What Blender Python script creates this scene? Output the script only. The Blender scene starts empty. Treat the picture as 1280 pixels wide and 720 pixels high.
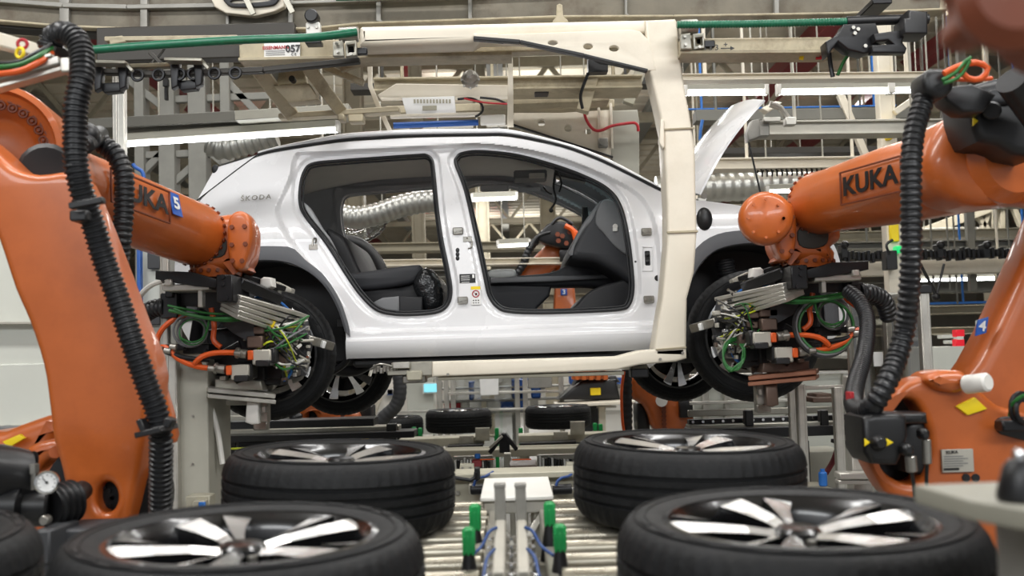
import bpy, math, random, re
import numpy as np
from mathutils import Vector as V, Matrix as M
from mathutils.geometry import tessellate_polygon
C = bpy.context.scene.collection
PI = math.pi
F = 1285.0; ZC = 1.5
PITCH = math.radians(3.4); ROLL = math.radians(1.7)
cam_d = bpy.data.cameras.new('camera'); cam = bpy.data.objects.new('camera', cam_d); C.objects.link(cam)
bpy.context.scene.camera = cam
cam_d.sensor_width = 36; cam_d.lens = F / 1280 * 36; cam_d.clip_end = 200
RC = M.Rotation(PI/2 + PITCH, 3, 'X') @ M.Rotation(-ROLL, 3, 'Z')
cam.rotation_euler = RC.to_euler(); cam.location = (0, 0, ZC)
cam_d.dof.use_dof = True; cam_d.dof.focus_distance = 6.0; cam_d.dof.aperture_fstop = 2.8

def W(px, py, Y):
    d = RC @ V(((px - 640) / F, (360 - py) / F, -1)); d *= Y / d.y
    return V((d.x, d.y, d.z + ZC))
def S(n, Y): return n * Y / F            # n photo pixels at depth Y in metres

# ---------- materials ----------
def lin(h):
    h = h.lstrip('#'); r = []
    for i in (0, 2, 4):
        c = int(h[i:i+2], 16) / 255
        r.append(c / 12.92 if c <= .04045 else ((c + .055) / 1.055) ** 2.4)
    return (*r, 1)
MATS = {}
def mat(name, col, rough=.5, metal=0, var=.12, scale=6, bump=0, bscale=60, coat=0, dirt=None, damt=.45, emit=0, alpha=1, spec=.5, streak=None):
    m = bpy.data.materials.new(name); m.use_nodes = True; MATS[name] = m
    nt = m.node_tree; N = nt.nodes; L = nt.links; p = N['Principled BSDF']
    c = lin(col)
    p.inputs['Roughness'].default_value = rough; p.inputs['Metallic'].default_value = metal
    p.inputs['Coat Weight'].default_value = coat; p.inputs['Coat Roughness'].default_value = .06
    p.inputs['Specular IOR Level'].default_value = spec
    p.inputs['Alpha'].default_value = alpha
    tc = N.new('ShaderNodeTexCoord'); src = tc.outputs['Object']
    if streak:
        mp = N.new('ShaderNodeMapping'); mp.inputs['Scale'].default_value = streak; L.new(src, mp.inputs['Vector']); src = mp.outputs['Vector']
    n = N.new('ShaderNodeTexNoise'); n.inputs['Scale'].default_value = scale; n.inputs['Detail'].default_value = 5; n.inputs['Roughness'].default_value = .6
    L.new(src, n.inputs['Vector'])
    r = N.new('ShaderNodeValToRGB'); e = r.color_ramp.elements
    e[0].position = .32; e[1].position = .68
    e[0].color = (*[x * (1 - var) for x in c[:3]], 1); e[1].color = (*[min(1, x * (1 + var * .5)) for x in c[:3]], 1)
    L.new(n.outputs['Fac'], r.inputs['Fac']); out = r.outputs['Color']
    if dirt:
        n2 = N.new('ShaderNodeTexNoise'); n2.inputs['Scale'].default_value = scale * .55; n2.inputs['Detail'].default_value = 9; n2.inputs['Roughness'].default_value = .72
        L.new(tc.outputs['Object'], n2.inputs['Vector'])
        r2 = N.new('ShaderNodeValToRGB'); r2.color_ramp.elements[0].position = .50; r2.color_ramp.elements[1].position = .72
        r2.color_ramp.elements[1].color = (damt, damt, damt, 1); L.new(n2.outputs['Fac'], r2.inputs['Fac'])
        mx = N.new('ShaderNodeMix'); mx.data_type = 'RGBA'; mx.inputs['B'].default_value = lin(dirt)
        L.new(r2.outputs['Color'], mx.inputs['Factor']); L.new(out, mx.inputs['A']); out = mx.outputs['Result']
    L.new(out, p.inputs['Base Color'])
    ru = N.new('ShaderNodeMapRange'); ru.inputs['To Min'].default_value = max(0, rough * .82); ru.inputs['To Max'].default_value = min(1, rough * 1.2)
    L.new(n.outputs['Fac'], ru.inputs['Value']); L.new(ru.outputs['Result'], p.inputs['Roughness'])
    if bump:
        n3 = N.new('ShaderNodeTexNoise'); n3.inputs['Scale'].default_value = bscale; n3.inputs['Detail'].default_value = 3; L.new(tc.outputs['Object'], n3.inputs['Vector'])
        b = N.new('ShaderNodeBump'); b.inputs['Strength'].default_value = bump; b.inputs['Distance'].default_value = .01
        L.new(n3.outputs['Fac'], b.inputs['Height']); L.new(b.outputs['Normal'], p.inputs['Normal'])
    if emit:
        p.inputs['Emission Color'].default_value = c; p.inputs['Emission Strength'].default_value = emit
    return m
def glass(name, col, opac=.12, rough=.03):
    m = bpy.data.materials.new(name); m.use_nodes = True; nt = m.node_tree; N = nt.nodes; L = nt.links
    N.remove(N['Principled BSDF']); o = N['Material Output']
    t = N.new('ShaderNodeBsdfTransparent'); t.inputs['Color'].default_value = lin(col)
    g = N.new('ShaderNodeBsdfGlossy'); g.inputs['Roughness'].default_value = rough
    fr = N.new('ShaderNodeFresnel'); fr.inputs['IOR'].default_value = 1.45
    ad = N.new('ShaderNodeMath'); ad.operation = 'ADD'; ad.use_clamp = True; ad.inputs[1].default_value = opac * .3; L.new(fr.outputs['Fac'], ad.inputs[0])
    mx = N.new('ShaderNodeMixShader'); L.new(ad.outputs[0], mx.inputs['Fac']); L.new(t.outputs[0], mx.inputs[1]); L.new(g.outputs[0], mx.inputs[2])
    L.new(mx.outputs[0], o.inputs['Surface']); MATS[name] = m
    return m
# ---------- mesh builder ----------
def cr(pts, step=None, n=8, closed=False):
    """Catmull-Rom through points (2D or 3D)."""
    P = [V(p) for p in pts]; out = []; k = len(P)
    rng = range(k) if closed else range(k - 1)
    for i in rng:
        if closed: a, b, c, d = P[i-1], P[i], P[(i+1) % k], P[(i+2) % k]
        else: a, b, c, d = P[max(0, i-1)], P[i], P[i+1], P[min(k-1, i+2)]
        m = n if step is None else max(2, int((c - b).length / step))
        for j in range(m):
            t = j / m
            out.append(.5 * ((2*b) + (c - a)*t + (2*a - 5*b + 4*c - d)*t*t + (3*b - a - 3*c + d)*t*t*t))
    if not closed: out.append(P[-1])
    return out
def resample(P, step):
    L = [0]
    for a, b in zip(P, P[1:]): L.append(L[-1] + (b - a).length)
    n = max(2, int(L[-1] / step)); out = []; j = 0
    for i in range(n + 1):
        s = L[-1] * i / n
        while j < len(P) - 2 and L[j+1] < s: j += 1
        d = L[j+1] - L[j]; out.append(P[j].lerp(P[j+1], (s - L[j]) / d if d > 0 else 0))
    return out
def frame(z, up=V((0, 0, 1))):
    z = V(z).normalized(); up = V(up)
    if abs(z.dot(up)) > .98: up = V((0, 1, 0)) if abs(z.y) < .9 else V((1, 0, 0))
    x = up.cross(z).normalized(); y = z.cross(x)
    return M((x, y, z)).transposed()
def rotm(deg, ax): return M.Rotation(math.radians(deg), 3, ax)

class MB:
    def __init__(s): s.v = []; s.f = []; s.mi = []
    def add(s, vs, fs, m=0, T=None):
        o = len(s.v); flip = False
        if T is not None:
            vs = [T @ V(p) for p in vs]; flip = T.determinant() < 0
        s.v.extend([V(p) for p in vs])
        for f in fs:
            g = [o + i for i in f]
            s.f.append(g[::-1] if flip else g); s.mi.append(m)
        return s
    def box(s, c, size, R=None, ch=None, m=0):
        h = [x / 2 for x in size]; c = V(c)
        if ch is None: ch = min(.006, min(size) * .15)
        vs = []; fs = []; idx = {}
        for sx in (-1, 1):
            for sy in (-1, 1):
                for sz in (-1, 1):
                    for a in range(3):
                        p = [sx*(h[0]-ch), sy*(h[1]-ch), sz*(h[2]-ch)]; p[a] = (sx, sy, sz)[a] * h[a]
                        idx[(sx, sy, sz, a)] = len(vs); vs.append(V(p))
        def q(ks, n):
            f = [idx[k] for k in ks]; a, b, d = vs[f[0]], vs[f[1]], vs[f[2]]
            if (b - a).cross(d - a).dot(V(n)) < 0: f = f[::-1]
            fs.append(f)
        for a in range(3):
            b, d = (a+1) % 3, (a+2) % 3
            for sg in (-1, 1):
                ks = []
                for (u, w) in ((-1, -1), (1, -1), (1, 1), (-1, 1)):
                    t = [0, 0, 0]; t[a] = sg; t[b] = u; t[d] = w; ks.append((*t, a))
                n = [0, 0, 0]; n[a] = sg; q(ks, n)
            for s1 in (-1, 1):
                for s2 in (-1, 1):
                    def kk(e, ax):
                        t = [0, 0, 0]; t[a] = e; t[b] = s1; t[d] = s2; return (*t, ax)
                    n = [0, 0, 0]; n[b] = s1; n[d] = s2
                    q([kk(-1, b), kk(1, b), kk(1, d), kk(-1, d)], n)
        for sx in (-1, 1):
            for sy in (-1, 1):
                for sz in (-1, 1): q([(sx, sy, sz, a) for a in range(3)], (sx, sy, sz))
        if R is not None: vs = [R @ p for p in vs]
        return s.add([p + c for p in vs], fs, m)
    def bar(s, p, q, w, h, up=(0, 0, 1), ch=None, m=0):
        p = V(p); q = V(q); R = frame(q - p, up)
        return s.box((p + q) / 2, (w, h, (q - p).length), R, ch, m)
    def tube(s, pts, r, n=10, m=0, caps=True):
        P = [V(p) for p in pts]; k = len(P); rs = r if isinstance(r, (list, tuple)) else [r] * k
        T = [(P[min(i+1, k-1)] - P[max(i-1, 0)]).normalized() for i in range(k)]
        x = frame(T[0]) @ V((1, 0, 0)); vs = []; fs = []
        for i in range(k):
            x = (x - T[i] * x.dot(T[i])).normalized(); y = T[i].cross(x)
            for j in range(n):
                a = 2 * PI * j / n; vs.append(P[i] + (x * math.cos(a) + y * math.sin(a)) * rs[i])
        for i in range(k - 1):
            for j in range(n):
                fs.append([i*n+j, i*n+(j+1) % n, (i+1)*n+(j+1) % n, (i+1)*n+j])
        if caps: fs.append(list(range(n))[::-1]); fs.append([(k-1)*n + j for j in range(n)])
        return s.add(vs, fs, m)
    def hose(s, pts, r, pitch=.014, n=16, m=0, amp=.13):
        P = resample(cr(pts, step=.02), pitch / 4); q = (1 - amp, 1 - amp, 1.0, 1.0)
        return s.tube(P, [r * q[i % 4] for i in range(len(P))], n, m)
    def cyl(s, p, q, r, r2=None, n=20, m=0, ch=0):
        p = V(p); q = V(q); r2 = r if r2 is None else r2
        if ch:
            d = (q - p).normalized() * ch
            return s.tube([p, p + d, q - d, q], [r - ch, r, r2, r2 - ch], n, m)
        return s.tube([p, q], [r, r2], n, m)
    def lathe(s, prof, o=(0, 0, 0), ax=(0, 0, 1), n=32, m=0, closed=False, mod=None):
        R = frame(ax); o = V(o); k = len(prof); vs = []; fs = []
        for i, (r, t) in enumerate(prof):
            for j in range(n):
                rr = r - (mod(i, j) if mod else 0); a = 2 * PI * j / n
                vs.append(o + R @ V((rr * math.cos(a), rr * math.sin(a), t)))
        for i in range(k if closed else k - 1):
            b = (i + 1) % k
            for j in range(n):
                fs.append([i*n+j, i*n+(j+1) % n, b*n+(j+1) % n, b*n+j])
        if not closed:
            if prof[0][0] > 1e-5: fs.append(list(range(n))[::-1])
            if prof[-1][0] > 1e-5: fs.append([(k-1)*n + j for j in range(n)])
        return s.add(vs, fs, m)
    def sphere(s, c, r, n=16, m=0, sq=(1, 1, 1)):
        prof = [(math.sin(PI * i / 10) * r + 1e-6, -math.cos(PI * i / 10) * r) for i in range(11)]
        b = MB(); b.lathe(prof, n=n); c = V(c)
        return s.add([V((p.x*sq[0], p.y*sq[1], p.z*sq[2])) + c for p in b.v], b.f, m)
    def torus(s, c, R_, r, ax=(0, 0, 1), n=32, k=8, m=0):
        prof = [(R_ + r * math.cos(2*PI*i/k), r * math.sin(2*PI*i/k)) for i in range(k)]
        return s.lathe(prof, c, ax, n, m, closed=True)
    def plate(s, out, t, T, bev=.01, holes=(), smooth=0, m=0, res=3):
        """rounded prism: 2D outline, thickness t centred on the local plane, T maps local to world."""
        bev = min(bev, t * .499); rings = []; vs = []; fs = []; top = []
        for k, lp in enumerate([out, *holes]):
            P = [V((p[0], p[1])) for p in (cr([V((p[0], p[1])) for p in lp], n=smooth, closed=True) if smooth else lp)]
            P = [p for i, p in enumerate(P) if (p - P[i-1]).length > 1e-5]
            ar = sum(P[i-1].x*P[i].y - P[i].x*P[i-1].y for i in range(len(P)))
            if (ar < 0) != (k > 0): P.reverse()
            n = len(P); N = []
            for i in range(n):                          # mitred inward normal (material lies to the left)
                e0 = (P[i] - P[i-1]).normalized(); e1 = (P[(i+1) % n] - P[i]).normalized()
                a = V((-e0.y, e0.x)); c = V((-e1.y, e1.x)); m_ = a + c
                m_ = m_.normalized() if m_.length > 1e-6 else a
                N.append(m_ * min(2.0, 1 / max(.3, m_.dot(a))))
            lv = []
            for q in range(res + 1):
                a = PI/2 * q / res; lv.append((bev * (1 - math.sin(a)), -t/2 + bev * (1 - math.cos(a))))
            lv += [(o_, -z) for o_, z in lv[::-1]]
            o0 = len(vs); L_ = len(lv)
            for o_, z in lv: vs += [V((P[i].x + N[i].x*o_, P[i].y + N[i].y*o_, z)) for i in range(n)]
            for q in range(L_ - 1):
                for i in range(n): fs.append([o0+q*n+i, o0+q*n+(i+1) % n, o0+(q+1)*n+(i+1) % n, o0+(q+1)*n+i])
            top.append((o0, o0 + (L_-1)*n, n))
        lo_ = [[vs[a + i] for i in range(n)] for a, b, n in top]; ids = [(a + i, b + i) for a, b, n in top for i in range(n)]
        for tri in tessellate_polygon(lo_):
            A = [vs[ids[x][0]] for x in tri]; cw_ = (A[1] - A[0]).cross(A[2] - A[0]).z < 0
            q = list(tri)[::-1] if cw_ else list(tri)
            fs.append([ids[x][1] for x in q]); fs.append([ids[x][0] for x in q[::-1]])
        return s.add(vs, fs, m, T)
    def _curve(s, cu, T, m):
        o = bpy.data.objects.new('c', cu); me = o.to_mesh()
        s.add([v.co.copy() for v in me.vertices], [list(p.vertices) for p in me.polygons], m, T)
        o.to_mesh_clear(); bpy.data.objects.remove(o); bpy.data.curves.remove(cu)
        return s
    def text(s, txt, size, T, ext=.001, bold=0, m=0, sx=1, sp=1):
        cu = bpy.data.curves.new('t', 'FONT'); cu.body = txt; cu.size = size; cu.extrude = ext; cu.offset = bold * size
        cu.align_x = 'CENTER'; cu.align_y = 'CENTER'; cu.resolution_u = 3; cu.space_character = sp
        return s._curve(cu, T @ M.Diagonal((sx, 1, 1, 1)), m)
    # pixel helpers: a box / bar / plate traced at its own depth
    def pbox(s, x0, y0, x1, y1, Y, d, m=0, R=None, ch=None):
        c = W((x0+x1)/2, (y0+y1)/2, Y); c.y += d / 2
        return s.box(c, (S(abs(x1-x0), Y), d, S(abs(y1-y0), Y)), R, ch, m)
    def pbar(s, a, b, h, d, m=0, ch=None, up=(0, 1, 0)):
        """a, b = (px, py, Y); h = height in px at a, d = metres in depth"""
        p = W(*a); q = W(*b); return s.bar(p, q, S(h, a[2]), d, up, ch, m)
    def pplate(s, pts, Y, t, bev=.01, holes=(), smooth=0, m=0, res=3, k=0):
        f = lambda lp, Y=Y: [(lambda w: (w.x, w.z))(W(x, y, Y)) for x, y in lp]
        T = M(((1, 0, 0, 0), (0, 0, 1, Y + t/2), (0, 1, 0, 0), (0, 0, 0, 1)))
        return s.plate(f(pts, Y + k*t), t, T, bev, [f(h) for h in holes], smooth, m, res)   # k: where in the thickness the outline is traced
    def ppath(s, pts, r, n=8, m=0, step=.02):
        return s.tube(resample(cr([W(*p) for p in pts], step=step), step), r, n, m)
    def phose(s, pts, r, pitch=.014, n=16, m=0, amp=.13): return s.hose([W(*p) for p in pts], r, pitch, n, m, amp)
    def ptext(s, txt, hpx, px, py, Y, rot=0, bold=.02, m=0, sx=1, yaw=0):
        w = W(px, py, Y)
        T = M.Translation(w) @ M.Rotation(yaw, 4, 'Z') @ M.Rotation(PI/2, 4, 'X') @ M.Rotation(math.radians(rot + 1.7), 4, 'Z')
        return s.text(txt, S(hpx, Y) * 1.38, T, .0006, bold, m, sx)
    def lo(s):
        a = np.array([tuple(p) for p in s.v]); return a.min(0), a.max(0)
    def build(s, name, mats, parent=None, sharp=38):
        if not isinstance(mats, (list, tuple)): mats = [mats]
        me = bpy.data.meshes.new(name); off = V((0, 0, 0))
        if parent is not None:
            pp = parent
            while pp is not None: off += pp.location; pp = pp.parent
        else:
            a, b = s.lo(); off = V(((a[0]+b[0])/2, (a[1]+b[1])/2, a[2]))
        me.from_pydata([p - off for p in s.v], [], s.f)
        for m in mats: me.materials.append(MATS[m])
        me.polygons.foreach_set('material_index', s.mi); me.polygons.foreach_set('use_smooth', [True] * len(s.f))
        me.update(); me.set_sharp_from_angle(angle=math.radians(sharp))
        o = bpy.data.objects.new(name, me); C.objects.link(o)
        if parent is not None: o.parent = parent
        else: o.location = off
        return o
SPLIT = dict(legs_frame='leg', cover_bolts='bolt', bolts='bolt', bolt='bolt', turret_openings='opening', lower_link='link', connector_cable='connector_cable', fittings='fitting', brace='brace', trolleys='trolley', slanted_legs='leg',
    end_caps='end_cap', hanger_rods='hanger_rod', drop_pipes='drop_pipe', plates='plate', side_rail='side_rail', terminals='terminal', bolt_row='bolt', rivets='rivet', connector='connector', cables='cable', upper_arm_bar='arm_bar', yellow_clip='yellow_clip',
    servo_base='servo_base', valve_block='valve_block', lower_beam='lower_beam', cable_glands='cable_gland', blue_air_tube='blue_air_tube', orange_cable='orange_cable', orange_plugs='orange_plug', vent_slot='vent_slot', leg='leg', post='post', parts_heap='part',
    cross_profile='cross_profile', alu_profile='profile', profile='profile', shadow_gap='shadow_gap', deck='deck', edge_rib='edge_rib', lens='lens', dangling_cable='dangling_cable', hanger_strip='strip', upright_bracket='bracket', belt='belt', end_bracket='bracket', orange_rail='rail', clamp_lever='lever', weld_seam='weld_seam', gauge_fitting='fitting')
def split_loose():
    for o in [x for x in bpy.data.objects if x.type == 'MESH' and x.parent and re.sub(r'\.\d+$', '', x.name) in SPLIT and x.data.users == 1]:
        me = o.data; nv = len(me.vertices); par = list(range(nv))
        def find(i):
            while par[i] != i: par[i] = par[par[i]]; i = par[i]
            return i
        seen = {}
        for v in me.vertices:
            k = tuple(round(c, 5) for c in v.co)
            if k in seen: par[find(v.index)] = find(seen[k])
            else: seen[k] = v.index
        for p in me.polygons:
            a = find(p.vertices[0])
            for i in p.vertices[1:]: par[find(i)] = a
        isl = {}
        for p in me.polygons: isl.setdefault(find(p.vertices[0]), []).append(p.index)
        if not 1 < len(isl) <= 60: continue
        for fs in isl.values():
            vi = {}; V_ = []; F_ = []
            for f in fs:
                g = []
                for i in me.polygons[f].vertices:
                    if i not in vi: vi[i] = len(V_); V_.append(me.vertices[i].co.copy())
                    g.append(vi[i])
                F_.append(g)
            n = bpy.data.meshes.new('part'); n.from_pydata(V_, [], F_)
            for m in me.materials: n.materials.append(m)
            n.polygons.foreach_set('material_index', [me.polygons[f].material_index for f in fs]); n.polygons.foreach_set('use_smooth', [True]*len(fs)); n.update(); n.set_sharp_from_angle(angle=math.radians(38))
            c = bpy.data.objects.new(SPLIT[re.sub(r'\.\d+$', '', o.name)], n); C.objects.link(c); c.parent = o.parent; c.location = o.location
        bpy.data.objects.remove(o)
def thing(name, label, cat, loc, group=None):
    o = bpy.data.objects.new(name, None); C.objects.link(o); o.location = loc; o.empty_display_size = .1
    return tag(o, label, cat, group)
def tag(o, label, cat, group=None, kind=None):
    if label: o['label'] = label
    if cat: o['category'] = cat
    if group: o['group'] = group
    if kind: o['kind'] = kind
    return o
def one(mb, name, mats, label, cat, group=None, sharp=38): return tag(mb.build(name, mats, None, sharp), label, cat, group)
def struct(mb, name, mats): return tag(mb.build(name, mats), None, None, None, 'structure')
def copy_tree(o, parent=None):
    c = o.copy(); C.objects.link(c)
    if parent is not None: c.parent = parent
    for ch in list(o.children): copy_tree(ch, c)
    return c
def lbl(o, text): o['label'] = text; return o
mat('rubber', '#0f1012', .6, var=.25, scale=14, bump=.15, bscale=90, dirt='#1e1f22', damt=.35, spec=.3)
mat('rim_black', '#0c0c0e', .25, var=.1, coat=.4)
mat('rim_silver', '#e6e4e2', .24, .9, var=.04, scale=3)
mat('alu', '#c6c3bb', .38, .7, var=.12, scale=10)
mat('alu_paint', '#b5b1a6', .5, .25, var=.12)
mat('steel', '#a3a099', .34, .85, var=.2, scale=18)
mat('chrome', '#d8d8d8', .14, 1, var=.04)
mat('roller', '#b3ad9e', .28, .85, var=.1, scale=9)
mat('zinc', '#a9a69b', .42, .7, var=.15, scale=8, dirt='#7c776a', damt=.4)
mat('beige', '#a8a493', .55, .1, var=.15, scale=5, dirt='#77725f', damt=.4)
mat('cream', '#e4dccb', .42, var=.05, scale=4, dirt='#b5a88e', damt=.3)
mat('cream_dirty', '#b5aa90', .55, var=.22, scale=5, dirt='#5f523e', damt=.75)
mat('track', '#7d776a', .6, .1, var=.3, scale=3, dirt='#4a3826', damt=.9)
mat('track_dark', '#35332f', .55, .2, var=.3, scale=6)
mat('grey_metal', '#8d8b85', .45, .3, var=.15, dirt='#5f5c55', damt=.4)
mat('grey_paint', '#a6a498', .5, var=.08, scale=4)
mat('table_grey', '#8d8b7f', .5, var=.08, scale=4)
mat('panel_white', '#cfd1c8', .5, var=.05, scale=2)
mat('white_plastic', '#e3e1db', .4, var=.05)
mat('white_label', '#e8e8e6', .4, var=.04)
mat('black', '#151517', .4, var=.2)
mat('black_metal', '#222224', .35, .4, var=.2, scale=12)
mat('hose_black', '#17181b', .38, var=.25, scale=20)
mat('dark_grey', '#3b3c3f', .55, var=.15)
mat('mid_grey', '#6f7072', .55, var=.1)
mat('orange', '#b95d24', .36, var=.1, scale=5, coat=.3, dirt='#84380f', damt=.35)
mat('orange_dark', '#74361a', .55, var=.18, scale=5, dirt='#5a2810', damt=.4)
mat('orange_cable', '#d9581a', .4, var=.12)
mat('green_plastic', '#0a8a44', .4, var=.1)
mat('green_tube', '#0d6346', .3, var=.2, scale=30)
mat('green_cable', '#276b2f', .4, var=.25, scale=30)
mat('lime', '#c9d62c', .5, var=.05)
mat('yellow', '#f2d413', .45, var=.06)
mat('red', '#b3202a', .45, var=.12)
mat('dark_red', '#7c2228', .5, var=.15)
mat('navy', '#1c3f78', .4, var=.1)
mat('blue', '#1f57a8', .4, var=.08)
mat('blue_cable', '#2a6fc0', .4, var=.1)
mat('label_blue', '#1c56b0', .4, var=.05)
mat('copper_brown', '#6c5a50', .4, .5, var=.2)
mat('rust_alu', '#a4715a', .42, .6, var=.2)
mat('car_paint', '#eeeef0', .28, var=.02, scale=2, coat=1)
mat('car_plastic', '#55565a', .5, var=.06, bump=.1, bscale=300)
mat('car_dark', '#1b1b1e', .6, var=.2)
mat('car_under', '#29292b', .6, var=.3, scale=9)
mat('seal', '#1f2023', .5, var=.1)
mat('headliner', '#eae6e0', .9, var=.05)
mat('trim_grey', '#b0b2b5', .7, var=.08)
mat('trim_dark', '#2e2f33', .6, var=.12, bump=.1, bscale=200)
mat('bag', '#1d1e20', .18, var=.3, scale=12, bump=.9, bscale=28)
mat('wrap_white', '#d9d8d4', .35, var=.1, bump=.6, bscale=20)
mat('hall_beige', '#a09884', .6, var=.15, scale=2, dirt='#6c6454', damt=.5)
mat('hall_pale', '#94938c', .6, var=.15, scale=2, dirt='#6a6a66', damt=.4)
mat('hall_grey', '#72716a', .6, var=.15, scale=2)
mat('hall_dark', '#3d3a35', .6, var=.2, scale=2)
mat('roof', '#d2cab8', .8, var=.12, scale=1.2, dirt='#9d8d70', damt=.4)
mat('floor', '#8c8a83', .45, var=.15, scale=.8)
mat('wall', '#a9a396', .7, var=.2, scale=.6)
mat('duct', '#b9b9b4', .35, .8, var=.15, scale=4)
mat('tube_light', '#fbfdff', .4, var=0, emit=13)
mat('screen', '#7fd0e0', .3, var=.1, emit=1.0)
mat('green_lamp', '#15c06a', .3, var=.05, emit=.8)
mat('red_lamp', '#d01a2a', .3, var=.05, emit=.5)
mat('box_white', '#e2dfd6', .5, var=.06)
glass('guard_glass', '#c9c7c2', .5); glass('windscreen', '#b9d3d6', .5); glass('clear_film', '#e6e8e8', .3)
glass('plexi', '#d9dcdc', .5)
# ================= car wheels =================
R_T, W_T = .36, .235
def make_wheel(label, group):
    t = thing('wheel_assembly', label, 'wheel', (0, 0, 0), group)
    b = MB(); half = [(.262, .010), (.285, .002), (.315, .0), (.336, .010), (.348, .026), (.3555, .044)]
    g = []                                             # tread with four circumferential grooves
    for z in (.072, .103, .132, .163):
        g += [(.3595, z-.006), (.351, z-.0045), (.351, z+.0045), (.3595, z+.006)]
    up = [(r, W_T - z) for r, z in half[::-1]]
    prof = half + g + up + [(.250, W_T-.018), (.246, .12), (.250, .018)]
    sip = {4, 5, len(half)+len(g), len(half)+len(g)+1}
    mid = set(range(len(half), len(half)+len(g)))
    def mod(i, j):
        if i in sip: return .0055 if j % 3 == 0 else 0
        if i in (1, 2, len(half)+len(g)+3, len(half)+len(g)+4): return 0
        if i in mid and prof[i][0] > .355: return .0025 if j % 4 == 0 else 0
        return 0
    b.lathe(prof, n=192, closed=True, mod=mod)
    for rr in (.300, .322): b.torus((0, 0, W_T - .0005), rr, .0022, n=64, k=6)
    for k in range(22):                                # raised sidewall lettering blocks
        if k % 11 < 6:
            a = 2*PI*k/22; b.box((.311*math.cos(a), .311*math.sin(a), W_T+.0005), (.010, .045, .004), M.Rotation(a, 3, 'Z'), .001)
    tyre = b.build('tyre', 'rubber', t)
    b = MB(); b.lathe([(.252, .020), (.262, .024), (.262, .030), (.235, .045), (.228, .10), (.235, .19), (.255, .212), (.264, .214), (.266, .226), (.254, .229), (.250, .222), (.240, .214), (.228, .190), (.218, .10), (.225, .045)], n=72, closed=True)
    b.lathe([(.10, .10), (.10, .16), (.07, .180), (.0, .180)], n=40)
    b.lathe([(.19, .06), (.19, .075), (.05, .075), (.05, .06)], n=40, closed=True)   # brake side disc
    rim = b.build('rim', 'rim_black', t)
    for k in range(5):                                 # five broad twin-blade spokes
        a0 = 2*PI*k/5 + .3
        for sg in (-1, 1):
            b = MB(); ca = a0 + sg * .035
            P = lambda r, a, z: V((r*math.cos(a), r*math.sin(a), z))
            rows = []
            for r, zz, w0, w1 in ((.040, .205, .03, .50), (.10, .214, .05, .30), (.17, .220, .08, .31), (.238, .225, .10, .35), (.251, .225, .105, .35)):
                rows.append([(P(r, a0+sg*w0, zz - .001), P(r, a0+sg*w1, zz - .010)), (P(r, a0+sg*w0, zz - .05), P(r, a0+sg*w1, zz - .05))])
            vs = [p for rw in rows for pr in rw for p in pr]; fs = []; ms = []
            for i in range(len(rows)-1):
                o = 4*i
                fs.append([o, o+1, o+5, o+4]); ms.append(0)
                fs.append([o+2, o+3, o+7, o+6][::-1]); ms.append(1)
                fs.append([o, o+4, o+6, o+2]); ms.append(1); fs.append([o+1, o+3, o+7, o+5]); ms.append(1)
            fs.append([0, 2, 3, 1]); ms.append(1); n = len(vs); fs.append([n-4, n-3, n-1, n-2]); ms.append(1)
            for f, m_ in zip(fs, ms):
                k_ = len(b.v); b.v += [vs[i] for i in f]; b.f.append(list(range(k_, k_+len(f)))); b.mi.append(m_)
            b.build('spoke', ['rim_silver', 'rim_black'], rim)
    b = MB(); b.lathe([(.046, .180), (.046, .205), (.038, .212), (0, .213)], n=32); b.build('hub_cap', 'rim_black', rim)
    for k in range(5):
        a = 2*PI*k/5 + .3 + PI/5; b = MB(); p = V((.062*math.cos(a), .062*math.sin(a), .180)); b.cyl(p, p + V((0, 0, .018)), .010, n=6); b.build('wheel_nut', 'steel', rim)
    return t
zfl, zrl = W(300, 668, 2.07).z, W(422, 564, 3.25).z
zfr, zrr = W(988, 638, 2.07).z, W(855, 548, 3.25).z
zF, zR = (zfl + zfr) / 2 - W_T, (zrl + zrr) / 2 - W_T       # roller height at the two stations
SLOPE = (zR - zF) / (3.25 - 2.07)
def zroll(y): return zF + SLOPE * (y - 2.07)
G_T = 'wheels lying on the near roller conveyor'
wheel = make_wheel('big alloy wheel face up on the rollers, in front of the pressure gauge', G_T)
def put(o, px, y, rz, rx=None):
    p = W(px, 500, y); o.location = (p.x, y, zroll(y)); o.rotation_euler = (math.atan(SLOPE), 0, rz)
put(wheel, 300, 2.07, .5)
near = [wheel]
for px, y, rz, tx in ((988, 2.07, .15, 'big alloy wheel face up on the rollers, touching the grey table corner'),
                      (422, 3.25, 1.0, 'alloy wheel lying on the rollers below the gripper of robot 5'),
                      (855, 3.25, .8, 'alloy wheel lying on the rollers below the front gripper')):
    o = copy_tree(wheel); put(o, px, y, rz); lbl(o, tx); near.append(o)
o = copy_tree(wheel); put(o, -185, 2.12, .4); lbl(o, 'cut off wheel below the black counterbalance cylinder of robot 5')
wheel.rotation_euler.z = .55

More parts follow.
